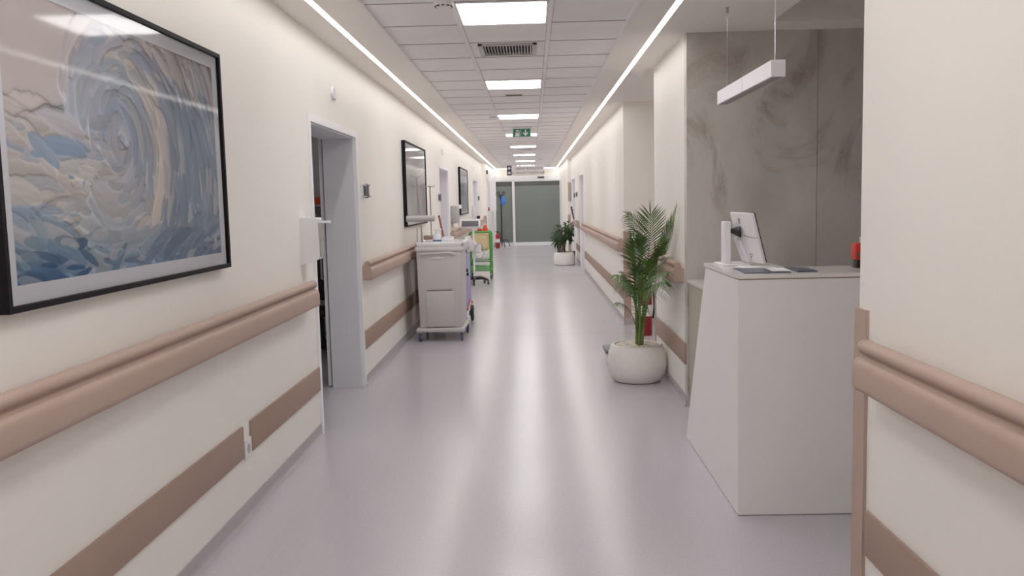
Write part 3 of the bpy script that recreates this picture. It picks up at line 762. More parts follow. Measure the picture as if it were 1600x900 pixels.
ds = thing('sanitizer_dispenser', 'small steel bracket with grey sanitizer pump right of the near doorway', 'dispenser', (XL, 7.33, 1.56), 'grey sanitizer pumps beside doors')
b = MB(); b.box(0, .012, -.105, .105, 0.0, .118, .004); b.build('wall_plate', 'white', ds, local=True)
b = MB(); b.box(.012, .052, -.03, .03, 0.0, .122, .018, 4); b.build('pump_body', 'greyd', ds, local=True)
for yy in (-.085, .085):
    for zz in (.014, .108):
        b = MB(); b.cyl((0.008, yy, zz), (.05, yy, zz), .007, n=10); b.build('peg', 'chrome', ds, local=True)
dup(ds, (XL, 13.2, 1.53), 'small sanitizer pump on left wall just before the second doorway')
dup(ds, (XL, 22.95, 1.56), 'tiny sanitizer pump on left wall past the third doorway')
dup(ds, (XR, 20.6, 1.58), 'sanitizer pump on right wall between the two far doors, nearer one', rotz=PI)
dup(ds, (XR, 21.65, 1.56), 'sanitizer pump on right wall just before the furthest door', rotz=PI)

sk = thing('wall_socket', 'white wall socket in the gap of the left bumper strip', 'socket', (XL, 4.125, 0.28))
b = MB(); b.box(XL, XL + .012, 4.068, 4.165, 0.282, 0.382, .004); sb = b.build('socket_plate', 'white', sk)
b = MB(); b.lathe([(0.024, .0125), (0.022, .006), (0.0, .006)], (XL, 4.116, .332), 20, 'X'); b.build('socket_well', 'greyp', sb)

pb = thing('towel_dispenser', 'grey towel dispenser box on left wall just past the second doorway', 'dispenser', (XL, 15.5, 1.15))
b = MB(); b.box(XL, XL + .11, 15.2, 15.75, 1.15, 1.46, .015); b.build('dispenser_body', 'greyp', pb)
b = MB(); b.box(XL + .02, XL + .14, 15.85, 15.93, 1.40, 1.47, .01); b.tube([(XL + .08, 15.89, 1.4), (XL + .08, 15.89, 1.1)], .012); b.build('elbow_lever', 'white', pb)
pb = thing('elbow_dispenser', 'white elbow soap dispenser by the third left doorway', 'dispenser', (XL, 20.9, 1.17))
b = MB(); b.box(XL, XL + .11, 20.7, 20.95, 1.17, 1.43, .012); b.build('dispenser_body', 'white', pb)
b = MB(); b.box(XL + .1, XL + .18, 20.78, 20.84, 1.12, 1.19, .01); b.build('elbow_lever', 'blk', pb)

# far left bay fittings
cp = thing('call_point', 'tiny red alarm call point on the far left bay', 'alarm', (-1.31, 25.92, 1.26))
b = MB(); b.box(-1.303, -1.25, 25.86, 25.98, 1.25, 1.36, .008); b.build('alarm_body', 'redx', cp)
b = MB(); b.box(-1.252, -1.247, 25.89, 25.95, 1.28, 1.33); b.build('push_plate', 'white', cp, smooth=False)
cpx = thing('access_reader', 'small black unit high on the far left bay', 'wall fitting', (-1.31, 25.7, 2.36))
b = MB(); b.box(-1.31, -1.265, 25.64, 25.73, 2.33, 2.45, .01); b.build('reader_body', 'blk', cpx)
b = MB(); b.cyl((-1.266, 25.69, 2.40), (-1.262, 25.69, 2.40), .02, n=14); b.build('lens', 'greyd', cpx)
cb = thing('wall_cabinet', 'tall white narrow wall cabinet left of the glass doors', 'cabinet', (-1.22, 28.2, 1.22))
b = MB(); b.box(-1.31, -1.16, 27.98, 28.4, 1.22, 2.36, .006); b.build('cabinet_body', 'white', cb, smooth=False)
b = MB(); b.box(-1.16, -1.148, 27.99, 28.39, 1.23, 2.35, .004); cd = b.build('cabinet_door', 'white', cb, smooth=False)
b = MB(); b.box(-1.148, -1.138, 28.02, 28.04, 1.7, 1.8); b.build('handle', 'steel', cd, smooth=False)
gb = thing('distribution_box', 'grey green box on the far right pilaster above the bushy plant', 'box', (1.05, 24.0, 1.5))
b = MB(); b.box(1.005, 1.09, 23.95, 24.0, 1.48, 2.0, .005); b.build('box_body', 'olive', gb, smooth=False)
b = MB(); b.box(1.015, 1.08, 23.944, 23.951, 1.50, 1.98, .003); b.build('box_door', 'olive', gb, smooth=False)
ht = thing('hand_tool', 'dark slanted stick hanging on right wall behind bushy plant', 'hanging tool', (1.08, 22.4, 1.1))
b = MB(); b.tube([(1.07, 22.3, 1.02), (1.02, 22.5, 1.34)], [.02, .024], 10); b.build('handle', 'blk', ht)
b = MB(); b.tube([(1.095, 22.45, 1.26), (1.03, 22.45, 1.26)], .008); b.build('hook', 'steel', ht)

# ------------------------------------------------------------------ items in the side room
oc = thing('office_chair', 'dark chair glimpsed through the near left doorway', 'chair', (-2.12, 8.55, 0))
b = MB(); b.box(-2.36, -1.88, 8.3, 8.78, 0.43, 0.50, .03, 3); b.build('seat', 'blk', oc)
b = MB(); b.box(-2.34, -1.9, 8.72, 8.78, 0.55, 0.98, .03, 3); b.build('backrest', 'blk', oc)
b = MB(); b.cyl((-2.12, 8.55, 0.10), (-2.12, 8.55, 0.43), .03); b.tube([(-2.12, 8.60, .44), (-2.12, 8.8, .46), (-2.12, 8.77, .6)], .02); b.build('column', 'blkm', oc)
for i in range(5):
    an = 2 * PI * i / 5 + .3; ex_, ey_ = -2.12 + .27 * math.cos(an), 8.55 + .27 * math.sin(an)
    b = MB(); b.tube([(-2.12, 8.55, .10), (ex_, ey_, .075)], [.025, .016]); lg = b.build('leg', 'blkm', oc)
    b = MB(); b.cyl((ex_ - .015, ey_, .03), (ex_ + .015, ey_, .03), .03, n=14); b.tube([(ex_, ey_, .03), (ex_, ey_, .08)], .008); b.build('caster', 'rubber', lg)
sh = thing('shelf_unit', 'grey shelf unit glimpsed through the near left doorway', 'shelf', (-2.5, 9.4, 0))
b = MB(); b.box(-2.9, -2.88, 9.2, 9.58, 0, 1.9); b.box(-2.08, -2.06, 9.2, 9.58, 0, 1.9); b.build('side_panel', 'greyp', sh, smooth=False)
for zz in (.1, .7, 1.25, 1.5):
    b = MB(); b.box(-2.88, -2.08, 9.2, 9.58, zz, zz + .02); b.build('shelf', 'greyp', sh, smooth=False)
b = MB(); b.box(-2.5, -2.12, 9.22, 9.45, 1.52, 1.60, .004); tag(b.build('storage_box', 'orange'), 'orange box on the shelf through the near doorway', 'box')
b = MB(); b.box(-2.55, -2.3, 9.25, 9.5, 1.27, 1.42, .004); tag(b.build('storage_box', 'paper'), 'white box on the shelf below the orange box', 'box')

# ------------------------------------------------------------------ grey waste trolley
def caster(parent, x, y, r=0.045, wh='rubber'):
    b = MB(); b.box(x - .022, x + .022, y - .02, y + .02, r * 1.9, r * 2.3, .004); b.box(x - .022, x - .017, y - .018, y + .012, r * .8, r * 2.0); b.box(x + .017, x + .022, y - .018, y + .012, r * .8, r * 2.0)
    f_ = b.build('caster', 'greyp', parent)
    b = MB(); b.lathe([(r * .5, -.013), (r * .93, -.013), (r, -.008), (r, .008), (r * .93, .013), (r * .5, .013)], (x, y, r), 22, 'X'); b.build('wheel', wh, f_)
TX0, TX1, TY0, TY1 = -1.262, -0.770, 9.37, 10.05
tr = thing('waste_trolley', 'tall grey plastic trolley with tray lid and four casters by left wall', 'trolley', (-1.016, 9.7, 0))
b = MB(); b.box(TX0 - .02, TX1 + .012, TY0 - .02, TY1 + .02, 0.105, 0.150, .012, 3); b.build('base_plate', 'cart', tr)
b = MB(); bt = .014
b.hexa([(TX0 + bt, TY0 + bt, .15), (TX1 - bt, TY0 + bt, .15), (TX1 - bt, TY1 - bt, .15), (TX0 + bt, TY1 - bt, .15)], [(TX0, TY0, .985), (TX1, TY0, .985), (TX1, TY1, .985), (TX0, TY1, .985)])
bmesh.ops.bevel(b.bm, geom=[e for e in b.bm.edges], offset=.016, segments=3, profile=.5, affect='EDGES')
bd = b.build('trolley_body', 'cart', tr)
b = MB(); b.box(-1.165, -.862, TY0 - .006, TY0 + .02, .165, .555, .006); dr_ = b.build('front_panel', 'cart', bd)
b = MB(); b.box(-1.15, -.88, TY0 - .004, TY0 + .01, .563, .568); b.build('panel_gap', 'greyd', dr_, smooth=False)
b = MB(); b.prism([(-1.215, .955), (-1.195, .972), (-.885, .985), (-.86, .976), (-.835, .945), (-.865, .955), (-.9, .968), (-1.18, .958)], TY0 - .018, TY0 + .004, 'Y'); b.build('handle', 'cartl', bd)
b = MB(); b.ball((-1.03, TY0, .915), .03, 14, 8, (1.4, .2, .5)); b.box(-1.09, -.97, TY0 - .004, TY0 + .002, .908, .922, .003); b.build('emblem', 'cartl', bd)
b = MB()
L0, L1, K0, K1 = TX0 - .012, TX1 + .03, TY0 - .012, TY1 + .03
b.box(L0, L1, K0, K1, .985, 1.045, .02, 3)
for q in [(L0, L1, K0, K0 + .045), (L0, L1, K1 - .045, K1), (L0, L0 + .045, K0, K1), (L1 - .045, L1, K0, K1)]: b.box(q[0], q[1], q[2], q[3], 1.02, 1.085, .02, 3)
b.build('lid', 'cartl', tr)
b = MB(); b.tube([(L0 + .015, 9.5, 1.07), (L0 + .015, 9.5, 1.235), (L0 + .06, 9.5, 1.235), (L0 + .06, 9.5, 1.07)], .005, 8); b.build('wire_bracket', 'steel', tr)
for x, y in [(TX0 + .015, TY0 + .03), (TX1 - .02, TY0 + .03), (TX0 + .015, TY1 - .03), (TX1 - .02 + .015, TY1 - .03)]: caster(tr, x, y, .047, 'bluew')
# things on the lid
sbt = thing('spray_bottle', 'translucent spray bottle standing on the grey trolley lid', 'bottle', (-1.06, 9.66, 1.045))
b = MB(); b.lathe([(.044, 1.045), (.047, 1.05), (.047, 1.135), (.040, 1.155), (.02, 1.172), (.018, 1.18)], (-1.06, 9.66, 0), 22); b.build('bottle_body', 'bott', sbt)
b = MB(); b.lathe([(.0476, 1.085), (.0476, 1.10)], (-1.06, 9.66, 0), 22); b.build('label_band', 'labelb', sbt)
b = MB(); b.cyl((-1.06, 9.66, 1.18), (-1.06, 9.66, 1.20), .017); b.box(-1.085, -1.01, 9.645, 9.675, 1.20, 1.225, .006); b.tube([(-1.03, 9.66, 1.2), (-1.02, 9.66, 1.165)], .005); b.build('trigger_head', 'white', sbt)
b = MB(); b.box(-1.01, -.87, 9.6, 9.72, 1.045, 1.125, .025, 3); b.box(-1.0, -.88, 9.61, 9.71, 1.12, 1.134, .006)
tag(b.build('wipes_pack', 'bag'), 'white soft pack of wipes beside the spray bottle', 'wipes')
b = MB(); b.lathe([(.0, 1.045), (.03, 1.045), (.034, 1.07), (.02, 1.08), (.016, 1.09), (0, 1.09)], (-.98, 9.52, 0), 16); tag(b.build('small_jar', 'bott'), 'small clear jar at the front of the trolley lid', 'jar')
pbg = MB(); rr_ = random.Random(3)
R_ = bmesh.ops.create_icosphere(pbg.bm, subdivisions=3, radius=1.0)
for v in R_['verts']:
    n_ = v.co.normalized(); k_ = 1 + .18 * math.sin(7 * n_.x + 3) * math.sin(6 * n_.z) + rr_.uniform(-.05, .05)
    v.co = Vector((-.745 + n_.x * .055 * k_, 10.13 + n_.y * .045 * k_, 1.02 + n_.z * .10 * k_))
tag(pbg.build('plastic_bag', 'bag'), 'crumpled white plastic bag at the back of the grey trolley', 'bag')

# second trolley with lilac side
t2 = thing('medicine_trolley', 'lilac sided trolley with black knobs just behind the grey trolley', 'trolley', (-.98, 10.75, 0))
b = MB(); b.box(-1.31, -.835, 10.3, 11.15, .14, 1.0, .01); b.build('trolley_body', 'greyp', t2)
b = MB(); b.box(-.835, -.80, 10.31, 11.05, .25, .99, .005); lp = b.build('side_panel', 'lilac', t2)
for yy, zz in [(10.33, .985), (10.42, .93), (10.33, .70), (10.42, .645)]:
    b = MB(); b.cyl((-.80, yy, zz), (-.775, yy, zz), .018, .022, 14); b.build('knob', 'blk', lp)
b = MB(); b.tube([(-.80, 10.4, .22), (-.785, 10.8, .29), (-.79, 11.12, .22)], .012); b.build('bumper_bar', 'red', t2)
for x, y in [(-1.17, 10.36), (-1.17, 11.08), (-.82, 10.36)]: caster(t2, x, y, .06)
b = MB(); b.lathe([(.03, -.02), (.085, -.02), (.10, -.014), (.10, .014), (.085, .02), (.03, .02)], (-.79, 11.05, .10), 26, 'X'); bw = b.build('large_wheel', 'rubber', t2)
b = MB(); b.cyl((-.83, 11.05, .1), (-.765, 11.05, .1), .035); b.build('hub', 'steel', bw)
b = MB(); b.box(-1.30, -1.17, 10.4, 10.62, 1.0, 1.115, .004); b.box(-1.305, -1.165, 10.395, 10.625, 1.095, 1.12, .003)
tag(b.build('cardboard_box', 'brownbox'), 'small brown box behind the spray bottle', 'box')

# IV stands, roll, mop
iv = thing('drip_pole', 'thin steel pole with double hook rising from the grey trolley lid, behind the white roll', 'drip pole', (-1.205, 9.52, 1.045))
b = MB(); b.tube([(-1.205, 9.52, 1.05), (-1.222, 9.52, 1.34), (-1.255, 9.52, 1.79)], .0065); b.build('pole', 'steel', iv)
b = MB()
for sx_ in (-1, 1): b.tube([(-1.255, 9.52, 1.78), (-1.255 + sx_ * .03, 9.52, 1.805), (-1.255 + sx_ * .052, 9.52, 1.795), (-1.255 + sx_ * .058, 9.52, 1.82)], .0045, 8)
b.build('hook', 'steel', iv)
b = MB(); b.box(-1.235, -1.175, 9.49, 9.55, 1.045, 1.06, .005); b.tube([(-1.222, 9.52, 1.335), (-1.222, 9.47, 1.335)], .006, 8); b.build('base', 'greyd', iv)
rl = thing('paper_roll', 'white paper roll held level across the steel pole above the trolley', 'paper roll', (-1.21, 9.46, 1.31))
b = MB(); b.lathe([(.012, -.152), (.034, -.152), (.034, .152), (.012, .152), (.012, -.152)], (-1.212, 9.465, 1.342), 24, 'X'); b.build('paper', 'greyp', rl)
b = MB(); b.lathe([(.0, -.156), (.0115, -.156), (.0115, .156), (.0, .156)], (-1.212, 9.465, 1.342), 16, 'X'); b.build('core', 'cone', rl)
iv2 = thing('iv_stand', 'thin steel drip stand on the floor behind the trolley, right of the white roll', 'drip stand', (-1.30, 11.6, 0))
px_, py_ = -1.30, 11.2
b = MB(); b.tube([(px_, py_, .05), (px_, py_, 1.735)], .008); b.build('pole', 'steel', iv2)
b = MB()
for sx_ in (-1, 1): b.tube([(px_, py_, 1.71), (px_ + sx_ * .03, py_, 1.725), (px_ + sx_ * .05, py_, 1.715), (px_ + sx_ * .06, py_, 1.74)], .005, 8)
b.build('hook', 'steel', iv2)
b = MB(); b.box(px_ - .06, px_ + .09, py_ - .0, py_ + .3, 0, .05, .015); b.build('base', 'greyd', iv2)
mp = thing('mop', 'brown wooden mop leaning behind the grey trolley', 'mop', (-1.1, 11.7, 0))
b = MB(); b.tube([(-1.02, 11.65, .1), (-1.245, 11.65, 1.345)], .014); b.build('handle', 'wood', mp)
b = MB(); b.box(-1.12, -.92, 11.58, 11.72, 0, .1, .03, 3); b.build('mop_head', 'bag', mp)

# vital signs monitor on wheeled stand
vm = thing('monitor_stand', 'vital signs monitor with dark screen on white pole and black star base', 'medical monitor', (-1.06, 16.0, 0))
b = MB(); b.tube([(-1.085, 16.0, .1), (-1.085, 16.0, 1.03)], .02); b.build('pole', 'white', vm)
rx = Matrix.Rotation(math.radians(-18), 3, 'X')
b = MB(); b.box(-1.32, -.95, 15.94, 16.02, 1.035, 1.19, .02, 3, rot=rx); vh = b.build('monitor_head', 'white', vm)
b = MB(); b.box(-1.29, -.98, 15.934, 15.945, 1.055, 1.165, .008, rot=rx, piv=(-1.135, 15.98, 1.112)); b.build('screen', 'greyd', vh)
b = MB(); b.box(-1.13, -1.04, 15.93, 16.07, .72, .80, .02, 3); b.box(-1.08, -.95, 15.9, 16.05, .58, .76, .03, 3); b.build('accessory_basket', 'bag', vm)
b = MB()
pts = [(-.97 + .085 * math.cos(a_), 15.88 + .01 * math.sin(3 * a_), .62 + .14 * math.sin(a_)) for a_ in [i * .45 for i in range(28)]]
b.tube(pts, .009, 8); b.build('coiled_hose', 'greyp', vm)
for i in range(5):
    an = 2 * PI * i / 5 - .35; ex_, ey_ = -1.07 + .26 * math.cos(an), 16.0 + .26 * math.sin(an)
    b = MB(); b.tube([(-1.085, 16.0, .115), (-1.07 + .15 * math.cos(an), 16 + .15 * math.sin(an), .12), (ex_, ey_, .08)], [.035, .028, .022]); lg = b.build('leg', 'blk', vm)
    b = MB(); b.cyl((ex_ - .018, ey_, .032), (ex_ + .018, ey_, .032), .032, n=14); b.tube([(ex_, ey_, .03), (ex_, ey_, .08)], .01); b.build('caster', 'rubber', lg)

# green framed linen cart
gc = thing('linen_cart', 'green tubular framed cart with beige bag behind the monitor stand', 'cart', (-1.02, 17.2, 0))
def hoop(y):
    b = MB(); x0, x1, zt, rad = -1.235, -.825, .925, .05
    pts = [(x0, y, .1), (x0, y, zt - rad)] + [(x0 + rad - rad * math.cos(a_), y, zt - rad + rad * math.sin(a_)) for a_ in (.4, .8, 1.2, PI / 2)]
    pts += [(x1 - rad + rad * math.sin(a_), y, zt - rad + rad * math.cos(a_)) for a_ in (0, .4, .8, 1.2)] + [(x1, y, zt - rad), (x1, y, .1)]
    b.tube(pts, .022, 10); return b.build('frame_hoop', 'green', gc)
hoop(17.0); hoop(17.55)
b = MB()
for x in (-1.235, -.825):
    for z in (.17, .36): b.tube([(x, 17.0, z), (x, 17.55, z)], .016)
for y in (17.0, 17.55): b.tube([(-1.235, y, .355), (-.825, y, .355)], .014)
b.build('side_rails', 'green', gc)
b = MB(); b.box(-1.225, -.835, 16.985, 17.56, .16, .25, .01); b.build('shelf', 'greens', gc)
b = MB(); b.box(-1.21, -.85, 17.03, 17.52, .58, .895, .04, 3); b.build('linen_bag', 'beige', gc)
b = MB(); b.box(-1.2, -.86, 17.05, 17.5, .375, .57, .05, 3); b.build('linen_pile', 'paper', gc)
for x in (-1.235, -.825):
    for y in (17.0, 17.55): caster(gc, x, y, .045)
os_ = thing('spray_bottle', 'small orange red spray bottle standing on the green cart', 'bottle', (-.94, 17.3, .895))
b = MB(); b.lathe([(.0, .895), (.045, .895), (.05, .92), (.048, .99), (.03, 1.04), (.016, 1.06), (0, 1.06)], (-.93, 17.3, 0), 18); b.build('bottle_body', 'orange', os_)
b = MB(); b.box(-.965, -.91, 17.28, 17.32, 1.06, 1.085, .006); b.build('trigger_head', 'white', os_)
b = MB(); b.box(-1.09, -.99, 17.2, 17.34, .895, .99, .02, 3); rb_ = b.build('supply_box', 'red'); tag(rb_, 'small red box on the green cart under the monitor head', 'box')

# coat stand, extinguisher, door stop, far end
cs = thing('coat_stand', 'tall black coat stand before the fixed glass pane', 'coat stand', (-1.02, 29.2, 0))
b = MB(); b.tube([(-1.02, 29.2, .05), (-1.02, 29.2, 1.75)], .025); b.ball((-1.02, 29.2, 1.66), .05, 12, 8, (1, 1, 1.6)); b.build('pole', 'blk', cs)
for i in range(6):
    an = 2 * PI * i / 6 + .2; c_, s_ = math.cos(an), math.sin(an)
    b = MB(); b.tube([(-1.02, 29.2, 1.62), (-1.02 + .09 * c_, 29.2 + .09 * s_, 1.70), (-1.02 + .15 * c_, 29.2 + .15 * s_, 1.86)], .012, 8); b.build('hook', 'blk', cs)
for i in range(4):
    an = 2 * PI * i / 4 + .35; c_, s_ = math.cos(an), math.sin(an)
    b = MB(); b.tube([(-1.02, 29.2, .22), (-1.02 + .16 * c_, 29.2 + .16 * s_, .24), (-1.02 + .25 * c_, 29.2 + .25 * s_, .12), (-1.02 + .27 * c_, 29.2 + .27 * s_, .012)], .016, 8); b.build('leg', 'blk', cs)
bl = MB(); R_ = bmesh.ops.create_icosphere(bl.bm, subdivisions=3, radius=1)
for v in R_['verts']:
    n_ = v.co.normalized(); k_ = 1 + .12 * math.sin(8 * n_.x) * math.sin(7 * n_.z)
    v.co = Vector((-.95 + n_.x * .075 * k_, 29.08 + n_.y * .06 * k_, 1.55 + n_.z * .16 * k_))
tag(bl.build('blue_cloth', 'bluec'), 'bright blue cap or cloth hung on the coat stand', 'cloth')

def extinguisher(label, x, y, h=.5):
    t = thing('fire_extinguisher', label, 'fire extinguisher', (x, y, 0), 'red fire extinguishers')
    b = MB(); b.lathe([(.0, .0), (.062, .0), (.07, .012), (.07, h * .72), (.06, h * .80), (.03, h * .86), (.022, h * .88), (.022, h * .92), (0, h * .92)], (x, y, 0), 22); b.build('cylinder', 'redx', t)
    b = MB(); b.box(x - .07, x + .03, y - .012, y + .012, h * .95, h * 1.0, .005); b.box(x - .03, x + .03, y - .015, y + .015, h * .9, h * .96, .004); b.build('valve_handle', 'blk', t)
    b = MB(); b.tube([(x + .03, y, h * .93), (x + .085, y, h * .85), (x + .095, y, h * .5), (x + .08, y, h * .3)], .011, 8); b.build('hose', 'blk', t)
    b = MB(); b.lathe([(.0708, h * .35), (.0708, h * .55)], (x, y, 0), 22); b.build('label_band', 'paper', t)
extinguisher('red fire extinguisher on floor at the foot of the coat stand', -1.13, 28.4, .56)
extinguisher('red fire extinguisher half hidden behind the tall palm stems', 1.235, 9.55, .62)
b = MB(); b.prism([(.72, 0), (.86, 0), (.86, .12), (.83, .17), (.79, .12), (.76, .03)], 29.55, 29.62, 'Y'); tag(b.build('door_stop', 'blk', smooth=False), 'small black door stop at right of the glass doors', 'door stop')
b = MB(); b.lathe([(.0, 0), (.09, 0), (.10, .02), (.115, .27), (.12, .28), (.10, .28), (0, .28)], (.93, 21.2, 0), 24); tag(b.build('waste_bin', 'greyd'), 'small grey bin behind the far white pot', 'bin')

# ------------------------------------------------------------------ reception desk
dk = thing('reception_desk', 'white reception desk with slanted side panel and glossy counter top', 'desk', (1.4, 4.4, 0))
DX, DY = 0.943, 4.0
b = MB(); b.box(DX, 2.9, DY, DY + .05, 0.004, 1.118); b.build('front_panel', 'desk', dk, smooth=False)
b = MB(); b.hexa([(DX, DY + .0502, .004), (DX, 5.38, .004), (DX, 4.76, 1.118), (DX, DY + .0502, 1.118)], [(DX + .05, DY + .0502, .004), (DX + .05, 5.38, .004), (DX + .05, 4.76, 1.118), (DX + .05, DY + .0502, 1.118)])
b.build('slanted_side_panel', 'desk', dk, smooth=False)
b = MB(); b.prism([(DX - .004, DY - .008), (2.9, DY - .008), (2.9, 4.38), (1.275, 4.40), (1.262, 4.79), (DX - .004, 4.79)], 1.124, 1.142, 'Z'); b.build('counter_top', 'deskt', dk, smooth=False)
b = MB(); b.prism([(DX + .004, DY + .004), (2.9, DY + .004), (2.9, 4.36), (1.26, 4.38), (1.25, 4.74), (DX + .004, 4.74)], 1.118, 1.124, 'Z'); b.build('edge_line', 'desku', dk, smooth=False)
b = MB(); b.box(DX + .01, 2.9, DY + .012, DY + .04, 0, .0045); b.box(DX + .01, DX + .04, DY + .04, 5.36, 0, .0045); b.build('plinth', 'greyd', dk, smooth=False)
lc = thing('low_counter', 'lower white topped olive sided counter behind the desk by the stone wall', 'counter', (1.4, 5.6, 0))
b = MB(); b.box(1.105, 1.145, 5.0, 6.165, 0, .90); b.box(1.145, 1.7, 5.0, 5.04, 0, .90); b.build('side_panel', 'olive', lc, smooth=False)
b = MB(); b.box(1.095, 1.72, 4.99, 6.17, .90, .922, .003); b.build('counter_top', 'deskt', lc, smooth=False)

# computer on the counter
mo = thing('desk_computer', 'white all in one computer seen from behind on the reception counter', 'computer', (1.05, 4.55, 1.142))
b = MB(); b.box(1.005, 1.042, 4.58, 4.66, 1.15, 1.372, .008, 3); b.build('stand_column', 'white', mo)
b = MB(); b.box(.985, 1.13, 4.52, 4.74, 1.142, 1.151, .003); b.build('stand_base', 'white', mo)
b = MB(); b.tube([(1.035, 4.6, 1.322), (1.055, 4.59, 1.322), (1.075, 4.58, 1.32), (1.09, 4.57, 1.318)], [.014, .016, .026, .032], 14); b.build('hinge', 'blk', mo)
TL, TR, BL, BR = Vector((1.049, 4.65, 1.418)), Vector((1.101, 4.40, 1.413)), Vector((1.115, 4.65, 1.160)), Vector((1.163, 4.40, 1.160))
nrm = (TR - TL).cross(BL - TL).normalized()
if nrm.x < 0: nrm = -nrm
b = MB(); q = [TL, TR, BR, BL]; b.hexa([p for p in q], [p + nrm * .016 for p in q]); bmesh.ops.bevel(b.bm, geom=list(b.bm.edges), offset=.003, segments=2, profile=.5, affect='EDGES'); mp_ = b.build('back_panel', 'white', mo)
b = MB(); q2 = [p + nrm * .0162 for p in q]; b.hexa(q2, [p + nrm * .004 for p in q2]); b.build('screen', 'blk', mp_, smooth=False)
ux = (TR - TL).normalized(); uy = (TL - BL).normalized()
def onp(s_, t_, off=-.001): return TL + (TR - TL) * s_ + (BL - TL) * t_ + nrm * off
b = MB(); b.tube([onp(.42, .455), onp(.6, .475), onp(.85, .478), onp(1.0, .470)], .0016, 6); b.build('panel_seam', 'greyd', mp_)
b = MB(); b.hexa([onp(.02, .50, -.018), onp(.24, .56, -.018), onp(.36, .99, -.012), onp(.10, .99, -.012)], [onp(.02, .50, -.001), onp(.24, .56, -.001), onp(.36, .99, -.001), onp(.10, .99, -.001)]); b.build('lower_cover', 'white', mp_, smooth=False)
zax = -nrm; xax = ux; yax = zax.cross(xax)
MW = lambda p: Matrix.Translation(p) @ Matrix((xax, yax, zax)).transposed().to_4x4()
text_mesh('lf', .045, 'lettering', 'ink', mp_, MW(onp(.36, .17)), .0003)
text_mesh('Ellins', .05, 'lettering', 'ink', mp_, MW(onp(.66, .885)), .0002)

# leaflets, stamp
def leaflet(label, pts, z, m, thick=.003):
    b = MB(); b.prism(pts, z, z + thick, 'Z'); return tag(b.build('leaflet', m, smooth=False), label, 'leaflet', 'printed sheets on the counter')
zt = 1.1422
leaflet('dark navy leaflet lying nearest the corner of the counter', [(.985, 4.06), (1.20, 4.05), (1.20, 4.33), (1.0, 4.36)], zt, 'navy')
leaflet('white sheet lying over the navy leaflet', [(1.13, 4.12), (1.22, 4.12), (1.235, 4.30), (1.15, 4.34)], zt + .0032, 'paper', .001)
leaflet('navy blue folded leaflet right of the white sheet', [(1.235, 4.08), (1.33, 4.08), (1.335, 4.30), (1.245, 4.34)], zt, 'navy', .005)
leaflet('pale open leaflet at the back of the counter', [(1.05, 4.38), (1.22, 4.36), (1.23, 4.52), (1.06, 4.54)], zt, 'paper', .001)
st = thing('ink_stamp', 'red and black self inking stamp on the white counter by wall', 'stamp', (1.6, 4.27, 1.142))
b = MB(); b.box(1.566, 1.64, 4.235, 4.30, 1.1425, 1.149, .002); b.box(1.571, 1.580, 4.24, 4.295, 1.147, 1.185, .002); b.box(1.626, 1.635, 4.24, 4.295, 1.147, 1.185, .002); b.box(1.578, 1.628, 4.245, 4.29, 1.147, 1.188); b.build('stamp_base', 'blk', st)
b = MB(); b.box(1.562, 1.644, 4.23, 4.305, 1.183, 1.262, .008, 3); sr_ = b.build('stamp_body', 'red', st)
b = MB(); b.box(1.566, 1.600, 4.2285, 4.2305, 1.198, 1.206); b.box(1.566, 1.574, 4.2285, 4.2305, 1.206, 1.224); b.build('printed_mark', 'ink', sr_, smooth=False)
b = MB(); b.box(1.596, 1.635, 4.245, 4.29, 1.26, 1.292, .005); b.build('stamp_handle', 'greyp', st)

# ------------------------------------------------------------------ plants
def leaflet_blade(b, p, d, n, L, w, droop):
    # tapering folded blade
    segs = 4; d = d.normalized(); side = d.cross(n).normalized(); prev = None
    for i in range(segs + 1):
        t = i / segs; c = p + d * (L * t) + Vector((0, 0, -droop * L * t * t))
        ww = w * (0.35 + 1.3 * t) if t < .4 else w * (1 - t) / .6 * .87
        up = n * (ww * .35)
        row = [b.bm.verts.new(c + side * ww + up), b.bm.verts.new(c), b.bm.verts.new(c - side * ww + up)]
        if prev:
            b.bm.faces.new((prev[0], prev[1], row[1], row[0])); b.bm.faces.new((prev[1], prev[2], row[2], row[1]))
        prev = row
def frond(parent, pts, n=22, L=.22, w=.010, droop=.35, t0=.35, nvec=(0, -1, .2), m='frond', ang=55, fold=.0, rad=.005):
    P0, P1, P2 = [Vector(p) for p in pts]
    bez = lambda t: P0 * (1 - t) ** 2 + P1 * (2 * t * (1 - t)) + P2 * t * t
    tan = lambda t: ((P1 - P0) * (1 - t) + (P2 - P1) * t).normalized()
    b = MB(); ts = [i / 12 for i in range(13)]
    b.tube([bez(t) for t in ts], [rad * (1 - .8 * t) for t in ts], 6)
    nv = Vector(nvec).normalized()
    for i in range(n):
        t = t0 + (1 - t0) * i / (n - 1); p = bez(t); tg = tan(t)
        sd = tg.cross(nv).normalized(); nn = sd.cross(tg).normalized()
        ll = L * (0.55 + .45 * math.sin(PI * min(1, .15 + .85 * (t - t0) / (1 - t0)))) * random.uniform(.85, 1.1)
        a = math.radians(ang * (1 - .45 * (t - t0) / (1 - t0)))
        for s_ in (-1, 1):
            d = tg * math.cos(a) + sd * (s_ * math.sin(a)) + nn * fold + Vector((random.uniform(-.06, .06),) * 3)
            leaflet_blade(b, p, d, nn, ll, w * random.uniform(.85, 1.15), droop * random.uniform(.7, 1.3))
    leaflet_blade(b, P2 - tan(1) * .01, tan(1), nv, L * .6, w, droop * .4)
    for v in b.bm.verts:
        if v.co.x > 1.07: v.co.x = 1.07 - .25 * (v.co.x - 1.07)
        if v.co.y > 6.26 and .87 < v.co.z < 1.06 and v.co.x > .985: v.co.x = .985 - .2 * (v.co.x - .985)
    return b.build('frond', m, parent, fix=False)

